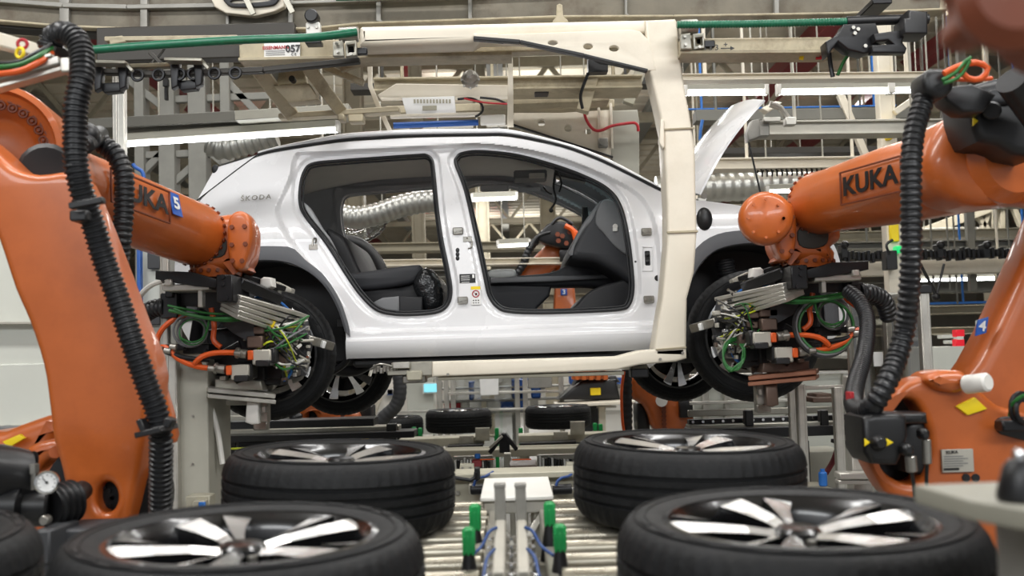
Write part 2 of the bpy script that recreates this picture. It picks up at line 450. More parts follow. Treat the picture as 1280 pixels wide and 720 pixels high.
# held wheels (upright, face to the camera) and the two fitted on the far side
def stand(o, px, py, y, spin, face=-1, yaw=0):
    p = W(px, py, y); E = M.Rotation(yaw, 4, 'Z') @ M.Rotation(PI/2 * (1 if face < 0 else -1), 4, 'X') @ M.Rotation(spin, 4, 'Z')
    o.rotation_euler = E.to_euler(); o.location = p if True else p
for px, py, y, sp, fc, yw, tx in ((341, 443, 5.78, .3, -1, .10, 'wheel held upright by the gripper at the rear arch of the white car'),
                              (937, 420, 5.78, .9, -1, -.10, 'wheel held upright by the gripper at the front arch of the white car'),
                              (432, 455, 7.45, .2, -1, 0, 'far side rear wheel seen below the car, behind the rear gripper'),
                              (842, 438, 7.45, .5, -1, 0, 'far side front wheel seen below the lifting arm, beside the front gripper')):
    o = copy_tree(wheel); stand(o, px, py, y, sp, fc, yw); lbl(o, tx); o['group'] = 'wheels at the hanging car'
# far conveyor wheels
far_wheels = []
for px, py, y, tx in ((573, 512, 11.2, 'small distant wheel on the far conveyor, between bent pipe and black clamp'),
                      (697, 507, 11.2, 'small distant wheel on the far conveyor, below the black robot base'),
                      (489, 521, 11.6, 'distant wheel half hidden beside the small orange robot and bent pipe'),
                      (318, 531, 9.6, 'distant dark wheel under the lower bar of the rear gripper')):
    o = copy_tree(wheel); p = W(px, py, y); o.location = (p.x, y, p.z - W_T); o.rotation_euler = (0, 0, px); lbl(o, tx); o['group'] = 'wheels on the far conveyor'; far_wheels.append(o)

# ================= near roller conveyor =================
for side, tx in ((-1, 'roller conveyor in front of robot 5'), (1, 'roller conveyor in front of robot 4')):
    xa, xb = .085 * side, 1.02 * side
    if side < 0: xb = -1.02
    t = thing('roller_conveyor', tx + '; pale steel rollers under two alloy wheels', 'conveyor', ((xa+xb)/2, 2.5, 0), 'near roller conveyors')
    for k in range(14):
        y = 1.55 + k * .158; z = zroll(y) - .031; b = MB()
        b.tube([V((xa+.02*side, y, z)), V((xa+.021*side, y, z)), V((xb-.021*side, y, z)), V((xb-.02*side, y, z))], [.022, .030, .030, .022], 20)
        b.cyl((xa, y, z), (xb, y, z), .009, n=8); b.build('roller', 'roller', t)
    for x in (xa, xb):
        b = MB(); b.bar((x, 1.45, zroll(1.45)-.055), (x, 3.75, zroll(3.75)-.055), .03, .075); b.build('side_rail', 'zinc', t)
        for y in (1.6, 3.6):
            b = MB(); z = zroll(y) - .09; b.box((x, y, z/2), (.06, .06, z)); b.box((x, y, .006), (.12, .12, .012)); b.build('leg', 'zinc', t)
    for y in (1.9, 2.45, 3.0, 3.66):
        b = MB(); b.bar((xa, y+.05, zroll(y)-.10), (xb, y+.05, zroll(y)-.10), .05, .05); b.build('cross_beam', 'zinc', t)
# middle brackets between the lanes
for px0, px1, tx in ((626, 616, 'white bolted guide block with grey post, left of the gap between conveyors'), (652, 662, 'white bolted guide block with grey post, right of the gap between conveyors')):
    a = W(px0, 660, 2.95); c = W(px1 if px1 > 640 else px1, 705, 2.5); x = a.x; sg = 1 if x > 0.0 else -1
    x2 = W(px0 + (3 if sg > 0 else -2), 700, 2.5).x
    t = thing('guide_block', tx, 'bracket', (x, 2.72, zroll(2.72) - .1), 'guide blocks between the conveyors')
    b = MB(); b.bar((x, 2.98, a.z), (x, 2.45, zroll(2.45)+.02), .030, .05); b.bar((x, 2.98, a.z-.04), (x, 2.45, zroll(2.45)-.02), .046, .03); b.build('block', 'alu_paint', t)
    b = MB(); b.box((x, 2.97, a.z + .03), (.031, .04, .17), ch=.003); b.box((x, 2.97, a.z+.118), (.034, .044, .010)); b.build('post', 'grey_metal', t)
    for k in range(5):
        for s2 in (-1, 1):
            y = 2.9 - k*.1; z = zroll(y)+.02
            b = MB(); b.cyl((x + s2*.014, y, z), (x + s2*.026, y, z), .009, n=6); b.cyl((x+s2*.014, y, z), (x+s2*.034, y, z), .005, n=8); b.build('bolt', 'chrome', t)
    b = MB(); b.cyl((x, 2.42, zroll(2.42)-.02), (x, 2.42, zroll(2.42)+.03), .017, ch=.004); b.cyl((x, 2.42, zroll(2.42)-.06), (x, 2.42, zroll(2.42)-.02), .02); b.build('rubber_stop', 'black', t)
    b = MB(); b.tube(cr([(x+.01*sg, 2.84, a.z+.02), (x+.03*sg, 2.80, a.z+.015), (x+.05*sg, 2.76, a.z-.015), (x+.08*sg, 2.70, a.z-.03)], n=6), .0045, 8); b.build('air_hose', 'navy', t)
    b = MB(); b.tube(cr([(x+.012*sg, 2.64, a.z+.0), (x+.03*sg, 2.58, a.z-.01), (x+.04*sg, 2.52, a.z-.05), (x+.06*sg, 2.45, a.z-.07)], n=6), .0045, 8); b.build('air_hose', 'navy', t)
for px, y0, y1, Y, tx in ((594, 630, 663, 2.98, 'green plastic stop post, rear one left of the conveyor gap'), (586, 659, 693, 2.68, 'green plastic stop post, front one left of the conveyor gap'),
                          (687, 627, 657, 2.98, 'green plastic stop post, rear one right of the conveyor gap'), (700, 655, 689, 2.68, 'green plastic stop post, front one right of the conveyor gap')):
    p, q = W(px, y0, Y), W(px, y1, Y); zb = zroll(Y) - .06
    t = thing('stop_post', tx, 'stop post', (q.x, Y, zb), 'green stop posts')
    b = MB(); b.box((p+q)/2, (.033, .033, p.z-q.z), ch=.007)
    for dx in (-.012, 0, .012): b.box((q.x+dx, Y-.0165, (p.z+q.z)/2-.01), (.006, .004, (p.z-q.z)*.7), ch=.001)
    b.build('pad', 'green_plastic', t)
    b = MB(); b.cyl((q.x, Y, zb), (q.x, Y, q.z+.002), .030, .014, n=16); b.build('foot', 'black_metal', t)
    b = MB(); b.box((q.x, Y, zb-.012), (.07, .10, .02)); b.build('mounting_plate', 'zinc', t)
# white plate table on a bracket
t = thing('plate_stand', 'pale flat metal plate on a braced stand between the two conveyors', 'stand', (0.02, 3.8, 0))
f0, f1, r0, r1 = W(600, 626, 3.5), W(692, 622, 3.5), W(603, 600, 4.03), W(687, 596, 4.03)
b = MB(); zt = (f0.z + f1.z)/2; b.box(((f0.x+f1.x)/2, 3.77, zt), (f1.x-f0.x, .53, .014), ch=.003); b.build('plate', 'white_plastic', t)
b = MB(); b.bar((f0.x+.01, 3.53, zt-.03), (f1.x-.01, 3.53, zt-.03), .03, .04)
for x, s2 in ((f0.x+.03, 1), (f1.x-.03, -1)): b.bar((x, 3.55, zt-.04), (x+s2*.08, 3.5, zt-.16), .025, .025, (0, 1, 0))
b.build('brace', 'alu', t)
b = MB()
for x in (f0.x+.05, f1.x-.05):
    for y in (3.56, 3.98): b.box((x, y, zt/2-.01), (.045, .045, zt-.02))
b.build('legs_frame', 'zinc', t)
# beige station behind it
def bbox(name, mats, label, cat, x0, y0, x1, y1, Y, d, to_floor=False, group=None):
    b = MB(); b.pbox(x0, y0, x1, y1, Y, d)
    if to_floor:
        lo, hi = b.lo(); 
        for x in (lo[0]+.05, hi[0]-.05): b.box((x, Y+d/2, lo[2]/2), (.07, .07, lo[2]))
    return one(b, name, mats, label, cat, group)
t = thing('transfer_girder', 'beige steel beam across the gap behind the pale plate', 'beam', (.05, 4.5, 0))
b = MB(); b.pbox(558, 596, 786, 636, 4.45, .10); b.build('beam', 'beige', t)
b = MB(); b.pbox(556, 590, 790, 598, 4.40, .20); b.build('flange', 'beige', t)
b = MB()
for k in range(9): p = W(572 + k*26, 616, 4.45); b.cyl(p, p - V((0, .014, 0)), .010, n=6)
b.build('bolt_row', 'steel', t)
b = MB()
for px in (570, 775): p = W(px, 630, 4.5); b.box((p.x, 4.5, p.z/2), (.09, .09, p.z))
b.build('legs_frame', 'zinc', t)
# ================= white car body =================
Y0, YC = 5.9, 6.84
ZS = W(640, 443, Y0).z                        # sill bottom height
def cdepth(X, Z):
    X = np.asarray(X, float); z = np.asarray(Z, float) - ZS
    t = np.clip((z - .70) / .57, 0, 1.2); d = .25 * t ** 1.3
    d = d + .05 * np.clip((.10 - z) / .10, 0, 1) ** 2
    q = np.clip((.122 - z) / .022, 0, 1); d = d - .022 * q * q * (3 - 2*q)
    d = d + .022 * np.clip((.45 - np.abs(z - .42)) / .45, 0, 1) * -1
    d = d + .30 * np.clip((-1.40 - X) / .62, 0, 2) ** 2 + .26 * np.clip((X - 1.30) / .62, 0, 2) ** 2
    return d
def cw(px, py):                                # photo pixel -> (X, Z) on the body side
    Y = Y0
    for _ in range(3):
        w = W(px, py, Y); Y = Y0 + float(cdepth(w.x, w.z))
    return (w.x, w.z)
def cpts(lp, n=6, closed=True): return [tuple(p) for p in cr([V(cw(*p)) for p in lp], n=n, closed=closed)]
class Poly:
    def __init__(s, pts): s.p = np.array(pts); s.q = np.roll(s.p, -1, 0)
    def inside(s, x, y):
        r = np.zeros(x.shape, bool)
        for (x0, y0), (x1, y1) in zip(s.p, s.q):
            if y0 == y1: continue
            c = ((y0 > y) != (y1 > y)) & (x < (x1 - x0) * (y - y0) / (y1 - y0) + x0); r ^= c
        return r
    def near(s, x, y):
        best = np.full(x.shape, 1e9); bx = np.zeros_like(x); by = np.zeros_like(y)
        for (x0, y0), (x1, y1) in zip(s.p, s.q):
            dx, dy = x1 - x0, y1 - y0; l = dx*dx + dy*dy
            if l < 1e-12: continue
            t = np.clip(((x - x0)*dx + (y - y0)*dy) / l, 0, 1); cx = x0 + t*dx; cy = y0 + t*dy
            d = (x - cx)**2 + (y - cy)**2; m = d < best
            best[m] = d[m]; bx[m] = cx[m]; by[m] = cy[m]
        return np.sqrt(best), bx, by
OUT = [(222, 400), (218, 365), (217, 330), (222, 300), (240, 262), (268, 232), (300, 207), (322, 196), (352, 189), (420, 178.5), (470, 174.5), (520, 172), (600, 170.5), (640, 171.5), (700, 184), (740, 198), (773, 213), (826, 240), (850, 249), (880, 251), (925, 257), (980, 268), (1025, 287), (1043, 305), (1052, 330), (1056, 360), (1058, 405), (1030, 428), (975, 432), (820, 437), (640, 442.5), (432, 448.5), (330, 450), (250, 440)]
REAR_OPEN = [(372, 255), (371.5, 234), (376, 214), (387, 202), (420, 198), (468, 194.5), (519, 191), (532, 191), (539.5, 197), (542, 209), (547, 260), (553, 301), (560, 335), (564, 362), (560, 380), (547, 390), (519, 393.5), (490, 393), (468, 387), (448, 368), (429, 341), (404, 302), (379, 270)]
FRONT_OPEN = [(568, 203), (569.5, 194), (577, 188.5), (599, 186), (644, 190.5), (692, 203), (733, 218), (762, 234), (778, 256), (788, 298), (792.5, 336), (793.5, 362), (789, 380), (777, 387), (730, 390), (676, 391.5), (637, 390), (621, 384), (610, 369), (604, 343), (593, 292), (580, 236)]
RECESS = [(369, 192), (361, 222), (346, 256), (344, 266), (349, 280), (362, 303), (385, 332), (410, 360), (426, 385), (437, 408), (452, 414.5), (520, 413.5), (600, 412), (700, 409), (812, 406), (825, 400), (827, 378), (826, 323), (819, 276), (806, 250), (784, 232), (735, 209), (694, 195), (642, 184), (595, 179.5), (530, 182.5), (450, 186.5), (392, 190)]
ARCH_R = [(234, 452), (240, 400), (258, 362), (285, 336), (320, 327), (353, 328), (387, 341), (407, 360), (421, 384), (432, 416), (433, 450)]
ARCH_F = [(849, 440), (851, 405), (858, 372), (870, 340), (893, 315), (927, 306), (960, 307), (990, 318), (1012, 338), (1028, 370), (1034, 410), (1035, 435)]
pOUT = Poly(cpts(OUT, 3)); pRO = Poly(cpts(REAR_OPEN)); pFO = Poly(cpts(FRONT_OPEN)); pRE = Poly(cpts(RECESS, 4))
pAR = Poly([tuple(p) for p in cr([V(cw(*p)) for p in ARCH_R], n=6)]); pAF = Poly([tuple(p) for p in cr([V(cw(*p)) for p in ARCH_F], n=6)])
def sm(t): t = np.clip(t, 0, 1); return t*t*(3 - 2*t)
def recess(x, z):
    d, _, _ = pRE.near(x, z); sd = np.where(pRE.inside(x, z), d, -d)
    r = .040 * sm((sd + .006) / .026)
    ins = sd > 0
    do = np.minimum(pRO.near(x, z)[0], pFO.near(x, z)[0])
    r = r + np.where(ins, .022 * sm((.045 - do) / .02), 0)          # second step to the seal flange
    return r
def side_surface(off=0.0, grid=.0085, withrecess=True):
    p = pOUT.p; xs = np.arange(p[:, 0].min() - .02, p[:, 0].max() + .03, grid); zs = np.arange(p[:, 1].min() - .02, p[:, 1].max() + .03, grid)
    X, Z = np.meshgrid(xs, zs, indexing='ij')
    cx = X[:-1, :-1] + grid/2; cz = Z[:-1, :-1] + grid/2
    keep = pOUT.inside(cx, cz)
    for h in (pRO, pFO, pAR, pAF): keep &= ~h.inside(cx, cz)
    nx, nz = X.shape; K = np.zeros((nx+1, nz+1), bool); K[1:-1, 1:-1] = keep
    cnt = K[:-1, :-1].astype(int) + K[1:, :-1] + K[:-1, 1:] + K[1:, 1:]
    bd = (cnt > 0) & (cnt < 4)
    bxs, bzs = X[bd], Z[bd]; best = np.full(bxs.shape, 1e9); tx = bxs.copy(); tz = bzs.copy()
    for h in (pOUT, pRO, pFO, pAR, pAF):
        d, a, c = h.near(bxs, bzs); m = d < best; best[m] = d[m]; tx[m] = a[m]; tz[m] = c[m]
    X[bd] = tx; Z[bd] = tz
    xf, zf = X[cnt > 0], Z[cnt > 0]
    Y = Y0 + cdepth(xf, zf) + off
    if withrecess: Y = Y + recess(xf, zf)
    # character crease along the sill
    idx = -np.ones(X.shape, int); idx[cnt > 0] = np.arange(xf.size)
    vs = [V((a, b, c)) for a, b, c in zip(xf.tolist(), Y.tolist(), zf.tolist())]; fs = []
    for i, j in zip(*np.nonzero(keep)): fs.append([int(idx[i, j]), int(idx[i+1, j]), int(idx[i+1, j+1]), int(idx[i, j+1])])
    return vs, fs
def yat(x, z, rec=True):
    a = np.array([x]); b = np.array([z]); return float(Y0 + cdepth(a, b)[0] + (recess(a, b)[0] if rec else 0))
def on(px, py, rec=True, off=0):               # point on the near body side
    x, z = cw(px, py); return V((x, yat(x, z, rec) + off, z))
def mirror(b):
    m = MB(); m.add([V((p.x, 2*YC - p.y, p.z)) for p in b.v], [f[::-1] for f in b.f]); m.mi = list(b.mi); return m
car = thing('car', 'white car body with doors off and open bonnet, hanging in the cream lifting frame', 'car', (0, YC, ZS - .06))
vs, fs = side_surface(); b = MB(); b.add(vs, fs)
def flange(b, poly, dep, ccw=None, rec=True):
    """a return wall from the panel edge inwards"""
    P = poly.p; Ys = Y0 + cdepth(P[:, 0], P[:, 1]) + (recess(P[:, 0], P[:, 1]) if rec else 0); n = len(P)
    v = [V((x, y, z)) for (x, z), y in zip(P, Ys)] + [V((x, y + dep, z)) for (x, z), y in zip(P, Ys)]
    b.add(v, [[i, (i+1) % n, n+(i+1) % n, n+i] for i in range(n)])
for pl, dp in ((pRO, .05), (pFO, .05)): flange(b, pl, dp)
flange(b, pOUT, .03)
side = b.build('side_panel', 'car_paint', car, 30)
far = mirror(b).build('far_side_panel', 'car_paint', car, 30)
vs, fs = side_surface(.075, .014, True); b = MB(); b.add(vs, fs)
m = mirror(b); m.build('far_side_trim', 'trim_grey', car)
for pl, nm in ((pRO, 'rear_door_seal'), (pFO, 'front_door_seal')):
    P = [V((x, yat(x, z) - .004, z)) for x, z in pl.p]; cx = sum((p.x for p in P)) / len(P); cz = sum((p.z for p in P)) / len(P)
    def ring(r, inset, yo, k=8):
        bb = MB(); Q = []
        n = len(P); vs2 = []; fs2 = []
        for i in range(n):
            t = (P[(i+1) % n] - P[i-1]).normalized(); nn = V((-t.z, 0, t.x)); c = V((cx, 0, cz)) - V((P[i].x, 0, P[i].z))
            if nn.dot(c) < 0: nn = -nn
            o = P[i] + nn * inset + V((0, yo, 0))
            for j in range(k): a = 2*PI*j/k; vs2.append(o + nn * (r*math.cos(a)) + V((0, r*math.sin(a), 0)))
        for i in range(n):
            for j in range(k): fs2.append([i*k+j, i*k+(j+1) % k, ((i+1) % n)*k+(j+1) % k, ((i+1) % n)*k+j])
        bb.add(vs2, fs2); return bb
    s_ = ring(.011, .006, -.002); s2 = ring(.006, .022, .02); s_.add(s2.v, s2.f)
    s_.build(nm, 'seal', car); mirror(ring(.007, .004, -.002)).build(nm, 'trim_grey', car)
# arch claddings and liners
def cladding(outer, inner, nm):
    b = MB(); A = cpts(outer, 6, False); B = cpts(inner, 6, False); n = 40
    A = resample([V((*p, 0)) for p in A], 1e-9 + sum((V(A[i+1])-V(A[i])).length for i in range(len(A)-1))/n)[:n+1]; B = resample([V((*p, 0)) for p in B], sum((V(B[i+1])-V(B[i])).length for i in range(len(B)-1))/n)[:n+1]
    k = min(len(A), len(B)); rows = []
    for i in range(k):
        for t, o in ((0, .004), (.05, -.016), (.5, -.022), (.92, -.016), (1, -.006), (1.0, .05)):
            p = A[i].lerp(B[i], t); rows.append(V((p.x, yat(p.x, p.y, False) + o, p.y)))
    b.add(rows, [[i*6+j, i*6+j+1, (i+1)*6+j+1, (i+1)*6+j] for i in range(k-1) for j in range(5)])
    b.build(nm, 'car_plastic', car); mirror(b).build(nm, 'car_plastic', car)
cladding([(219, 400), (236, 352), (262, 318), (290, 309), (320, 307.5), (350, 307.5), (366, 310), (382, 325), (404, 343), (424, 373), (436, 407), (438, 421)], [(240, 400), (258, 362), (285, 336), (320, 327), (353, 328), (375, 335), (392, 345), (407, 360), (421, 384), (430, 410), (432, 421)], 'rear_arch_cladding')
cladding([(842, 425), (844, 380), (853, 335), (873, 307), (895, 293), (923, 288), (960, 288), (998, 300), (1030, 325), (1046, 360), (1052, 410)], [(851, 425), (855, 382), (870, 340), (893, 315), (927, 306), (960, 307), (990, 318), (1012, 338), (1028, 370), (1034, 410)], 'front_arch_cladding')
for pl, nm in ((pAR, 'rear_arch_liner'), (pAF, 'front_arch_liner')):
    b = MB(); P = pl.p; n = len(P); yy = [yat(x, z, False) for x, z in P]
    a = [V((x, y + .01, z)) for (x, z), y in zip(P, yy)]; c = [V((x, Y0 + .42, z)) for x, z in P]
    b.add(a + c, [[i, i+1, n+i+1, n+i] for i in range(n-1)]); b.add(c + [V((c[0].x, Y0+.42, ZS-.01)), V((c[-1].x, Y0+.42, ZS-.01))], [list(range(n)) + [n+1, n]])
    if nm.startswith('rear'):
        p = W(320, 430, Y0+.3)
        b.cyl((p.x, Y0+.20, p.z), (p.x, Y0+.42, p.z), .17, n=28); b.cyl((p.x, Y0+.14, p.z), (p.x, Y0+.2, p.z), .08, n=20)
    else:
        p = W(937, 420, Y0+.3)
        b.cyl((p.x, Y0+.20, p.z), (p.x, Y0+.42, p.z), .17, n=28); b.cyl((p.x, Y0+.14, p.z), (p.x, Y0+.2, p.z), .08, n=20)
        q0, q1 = W(905, 325, Y0+.25), W(925, 415, Y0+.25); b.cyl(q0, q1, .045, n=14); b.hose([q0, q1], .06, .03, 14)
    b.build(nm, 'car_dark', car); mirror(b).build(nm, 'car_dark', car)
# roof skin, roof rail strip and headliner
RT = [(322, 191.5), (352, 184), (420, 170.5), (470, 166), (520, 163.7), (600, 163), (640, 164.5), (707, 181), (740, 192.5), (773, 207.5), (826, 236)]
RB = [(322, 196), (352, 189), (420, 178.5), (470, 174.5), (520, 172), (600, 170.5), (640, 171.5), (700, 184), (740, 198), (773, 213), (826, 240)]
def rail(p, dy=0): x, z = cw(*p); return V((x, Y0 + float(cdepth(x, z)) + dy, z))
b = MB(); n = len(RT); k = 15; grid = []
for p in cr([V(q) for q in RT], n=5):
    a = rail((p.x, p.y), .035); r = []
    for j in range(k):
        s = j / (k-1); y = a.y + (2*YC - 2*a.y) * s; r.append(V((a.x - .02*math.sin(PI*s), y, a.z + .035 * math.sin(PI*s) - .012 * (abs(2*s-1) ** 12))))
    grid.append(r)
def gridmesh(b, g, m=0):
    k = len(g[0]); b.add([p for r in g for p in r], [[i*k+j, (i+1)*k+j, (i+1)*k+j+1, i*k+j+1] for i in range(len(g)-1) for j in range(k-1)], m)
nroof = 36                                         # roof runs to the top of the windscreen
gridmesh(b, grid[:nroof])
for j in (0, 1):                                   # painted cant rail along the whole side
    pass
b.build('roof', 'car_paint', car)
b = MB(); ac = [rail((p.x, p.y), .03) for p in cr([V(q) for q in RT], n=5)]
b.tube(ac, .018, 10); b.build('cant_rail', 'car_paint', car); mirror(b).build('cant_rail', 'car_paint', car)
b = MB(); b.tube([rail((p.x, p.y), -.004) for p in cr([V((x, y - 2.6)) for x, y in RB], n=5)], .009, 8); b.build('roof_trim_strip', 'seal', car); mirror(b).build('roof_trim_strip', 'seal', car)
b = MB(); g = []
for p in cr([V(q) for q in RB[:8]], n=4):
    a = rail((p.x, p.y), .10); r = []
    for j in range(k):
        s = j/(k-1); r.append(V((a.x, a.y + (2*YC-2*a.y)*s, a.z - .035 + .04*math.sin(PI*s))))
    g.append(r)
gridmesh(b, g); 
b.build('headliner', 'headliner', car)
# windscreen glass, A pillars' header, cowl
b = MB(); g = []
for p in cr([V(q) for q in RT[7:]], n=5):
    a = rail((p.x, p.y), .05); g.append([V((a.x + .10*math.sin(PI*s/10), a.y + (2*YC-2*a.y)*s/10, a.z - .01)) for s in range(11)])
gridmesh(b, g); b.build('windscreen', 'windscreen', car)
b = MB(); a = rail((826, 240), .05); b.box((a.x + .06, YC, a.z - .06), (.16, 2*(YC-a.y)-.1, .10), ch=.02); b.build('cowl', 'car_dark', car)
# rear spoiler and tailgate
b = MB(); g = []
for p in ((268, 210, .0), (272, 204, .0), (300, 196, .0), (322, 191.5, .0), (352, 184, 0)):
    a = rail((p[0], p[1]), .03); g.append([V((a.x - .05*math.sin(PI*s/12), a.y + (2*YC-2*a.y)*s/12, a.z + .03*math.sin(PI*s/12))) for s in range(13)])
gridmesh(b, g)
q = [rail(p, .004) for p in ((268, 209), (322, 193), (300, 209), (246, 248))]
b.add(q + [p + V((0, .06, 0)) for p in q], [[0, 1, 2, 3], [0, 3, 7, 4], [1, 5, 6, 2]])
b.build('rear_spoiler', 'car_paint', car)
b = MB(); r0 = [rail(p, .06) for p in ((268, 212), (246, 250), (224, 300), (220, 340), (224, 400))]; g = [[V((a.x - .12*math.sin(PI*s/12), a.y + (2*YC-2*a.y)*s/12, a.z)) for s in range(13)] for a in r0]
gridmesh(b, g); b.build('tailgate', 'car_paint', car)
b = MB(); b.tube([rail((p.x, p.y), -.001) for p in cr([V((322, 193)), V((300, 209)), V((272, 230)), V((245, 250))], n=6)], .004, 6)
b.build('tailgate_gap_seal', 'seal', car)
p = rail((268, 211), .01); b = MB(); b.sphere(p, .03, sq=(.8, .6, 1)); b.build('spoiler_end', 'car_dark', car)
# bonnet, standing open
h0, h1 = W(876, 244, 6.12), W(962, 121, 6.12); dirv = h1 - h0; b = MB(); g = []
nrm = V((-dirv.z, 0, dirv.x)).normalized()
for i in range(13):
    s = i/12; p = h0 + dirv * s + nrm * (.035 * math.sin(PI*s) + .012)
    w0 = 6.12 + .10*(s**3); w1 = 2*YC - w0
    g.append([V((p.x, w0 + (w1-w0)*j/12, p.z)) + nrm * (.13*math.sin(PI*j/12)**.7) for j in range(13)])
gridmesh(b, g); g2 = [[p - nrm * (.030 if 0 < j < 12 else .012) for j, p in enumerate(r)] for r in g]; gridmesh(b, g2)
for ga, gb in ((g[0], g2[0]), (g[-1], g2[-1]), ([r[0] for r in g], [r[0] for r in g2]), ([r[-1] for r in g], [r[-1] for r in g2])): gridmesh(b, [ga, gb])
bon = b.build('bonnet', 'car_paint', car)
b = MB(); b.tube([W(936, 178, 6.22), W(951, 243, 6.22), W(955, 262, 6.22)], .006, 8); b.build('bonnet_strut', 'black', car)
b = MB(); b.pbox(872, 246, 884, 256, 6.15, .06); b.cyl(W(880, 244, 6.14), W(880, 244, 6.2), .02); b.build('bonnet_hinge', 'steel', car)
# underbody
b = MB(); a, c = W(437, 448, Y0), W(845, 446, Y0); b.box(((a.x+c.x)/2, YC, ZS - .022), (c.x - a.x, 2*(YC-Y0) - .16, .06), ch=.02)
b.box(((a.x+c.x)/2+.02, YC, ZS - .075), (c.x - a.x - .3, 1.3, .07), ch=.02)
for s_ in (-1, 1):                                  # subframes and arms to the wheels
    x = -1.36 if s_ < 0 else 1.34
    b.box((x*.96, YC, ZS - .02), (.5, .9, .14), ch=.03)
    for sy in (-1, 1):
        b.bar((x*.8, YC + sy*.3, ZS - .05), (x, YC + sy*.62, ZS - .02), .07, .05); b.bar((x*.9, YC + sy*.2, ZS + .06), (x, YC + sy*.62, ZS + .02), .05, .05)
b.build('underbody', 'car_under', car)
b = MB(); b.tube(cr([W(405, 452, 6.2), W(420, 462, 6.3), W(445, 463, 6.4), W(465, 452, 6.5)], n=6), .035, 10); b.tube(cr([W(432, 420, 6.2), W(434, 450, 6.2), W(410, 468, 6.25)], n=6), .02, 8); b.build('suspension_arm', 'black_metal', car)
# hinges, strikers, labels, lettering on the pillars
for x, y in ((572, 288), (578, 375)):
    b = MB(); p = on(x, y, off=-.006); b.box(p, (.060, .02, .042), ch=.005); b.cyl(p + V((-.015, -.01, 0)), p + V((-.015, -.022, 0)), .009, n=8); b.cyl(p + V((.014, -.01, .006)), p + V((.014, -.022, .006)), .009, n=8); b.box(p + V((.0, -.013, -.014)), (.03, .012, .008)); b.build('door_hinge', 'steel', car)
for x, y in ((809, 289), (812, 374)):
    b = MB(); p = on(x, y, off=-.006); b.box(p, (.060, .02, .044), ch=.005); b.cyl(p + V((-.015, -.01, 0)), p + V((-.015, -.022, 0)), .009, n=8); b.cyl(p + V((.016, -.01, .006)), p + V((.016, -.022, .006)), .009, n=8); b.box(p + V((.0, -.013, -.014)), (.03, .012, .008)); b.build('door_hinge', 'steel', car)
b = MB()
for x, y, h in ((571.5, 317, 17), ):
    for dy in (-5, 0, 5): p = on(x, y+dy, off=-.001); b.sphere(p, .011, sq=(1, .4, 1.3))
b.build('connector_socket', 'black', car)
b = MB(); b.box(on(810.5, 322, off=.0), (.030, .012, .085), ch=.004); p = on(810.5, 322, off=-.005); b.sphere(p + V((0, 0, .02)), .014, sq=(1, .5, 1)); b.sphere(p - V((0, 0, .02)), .014, sq=(1, .5, 1)); b.build('connector_socket', 'black', car)
b = MB()
pts = [on(x, y, off=-.003) for x, y in ((804, 308), (817, 308), (817, 338), (804, 338), (804, 308))]; b.tube(pts, .004, 6); b.build('socket_bead', 'car_paint', car)
b = MB(); p = on(823, 347, off=-.002); b.cyl(p, p + V((0, .01, 0)), .017); b.build('grommet', 'black', car)
b = MB(); p = on(796, 326, off=-.002); b.cyl(p, p + V((0, .008, 0)), .006); b.build('grommet', 'black', car)
for pts in ([(389, 307), (390, 298), (393, 297), (393, 303)], [(583, 297), (589, 299), (589, 308), (585, 310)]):
    b = MB(); b.tube(cr([on(x, y, off=-.008) for x, y in pts], n=4), .005, 6); b.box(on(pts[0][0]+1, pts[0][1]+1, off=-.003), (.05, .006, .03)); b.build('door_striker', 'steel', car)
p = on(584, 347.5, off=-.003); b = MB(); b.box(p, (.092, .003, .052), ch=.001); lab = b.build('type_label', 'black', car); lab['label'] = 'black printed type label'
b = MB(); b.box(p + V((-.012, -.002, -.022)), (.045, .001, .003), ch=0); 
for k in range(3): b.box(p + V((-.012, -.002, .014 - k*.011)), (.05, .001, .003), ch=0)
b.box(p + V((.034, -.002, .012)), (.012, .001, .02), ch=0); b.build('label_print', 'white_label', lab)
p = on(594.5, 369, off=-.003); b = MB(); b.box(p + V((0, 0, -.004)), (.055, .002, .10), ch=.001); st = b.build('airbag_sticker', 'white_label', car); st['label'] = 'small white warning sticker with red ring'
b = MB(); b.box(p + V((0, -.0015, .044)), (.055, .001, .018), ch=0); b.build('yellow_band', 'yellow', st)
b = MB(); b.torus(p + V((0, -.002, .010)), .019, .003, (0, 1, 0), 24, 6); b.bar(p + V((-.013, -.002, .022)), p + V((.013, -.002, -.003)), .004, .002); b.build('prohibition_ring', 'red', st)
b = MB(); b.box(p + V((.002, -.0012, .008)), (.012, .001, .014), ch=0)
for dx in (-.014, 0, .014): b.box(p + V((dx, -.0012, -.028)), (.007, .001, .007), ch=0); b.box(p + V((dx, -.0012, -.042)), (.007, .001, .005), ch=0)
b.build('pictogram', 'black', st)
b = MB(); q = on(321, 248, off=-.024); q2 = on(302, 248, False); ang = math.atan2(cdepth(q2.x - .1, q2.z) - cdepth(q2.x + .1, q2.z), .2)
b.text('ŠKODA', .042, M.Translation(q) @ M.Rotation(-float(ang), 4, 'Z') @ M.Rotation(math.radians(78), 4, 'X'), .0015, .006, sx=1.2, sp=1.3); b.build('lettering', 'steel', car)['label'] = 'chrome letters on the rear quarter'
b = MB(); q = on(880, 274, False, -.012); b.sphere(q, .062, sq=(.75, .4, 1.1)); b.build('mirror_mount', 'black', car)
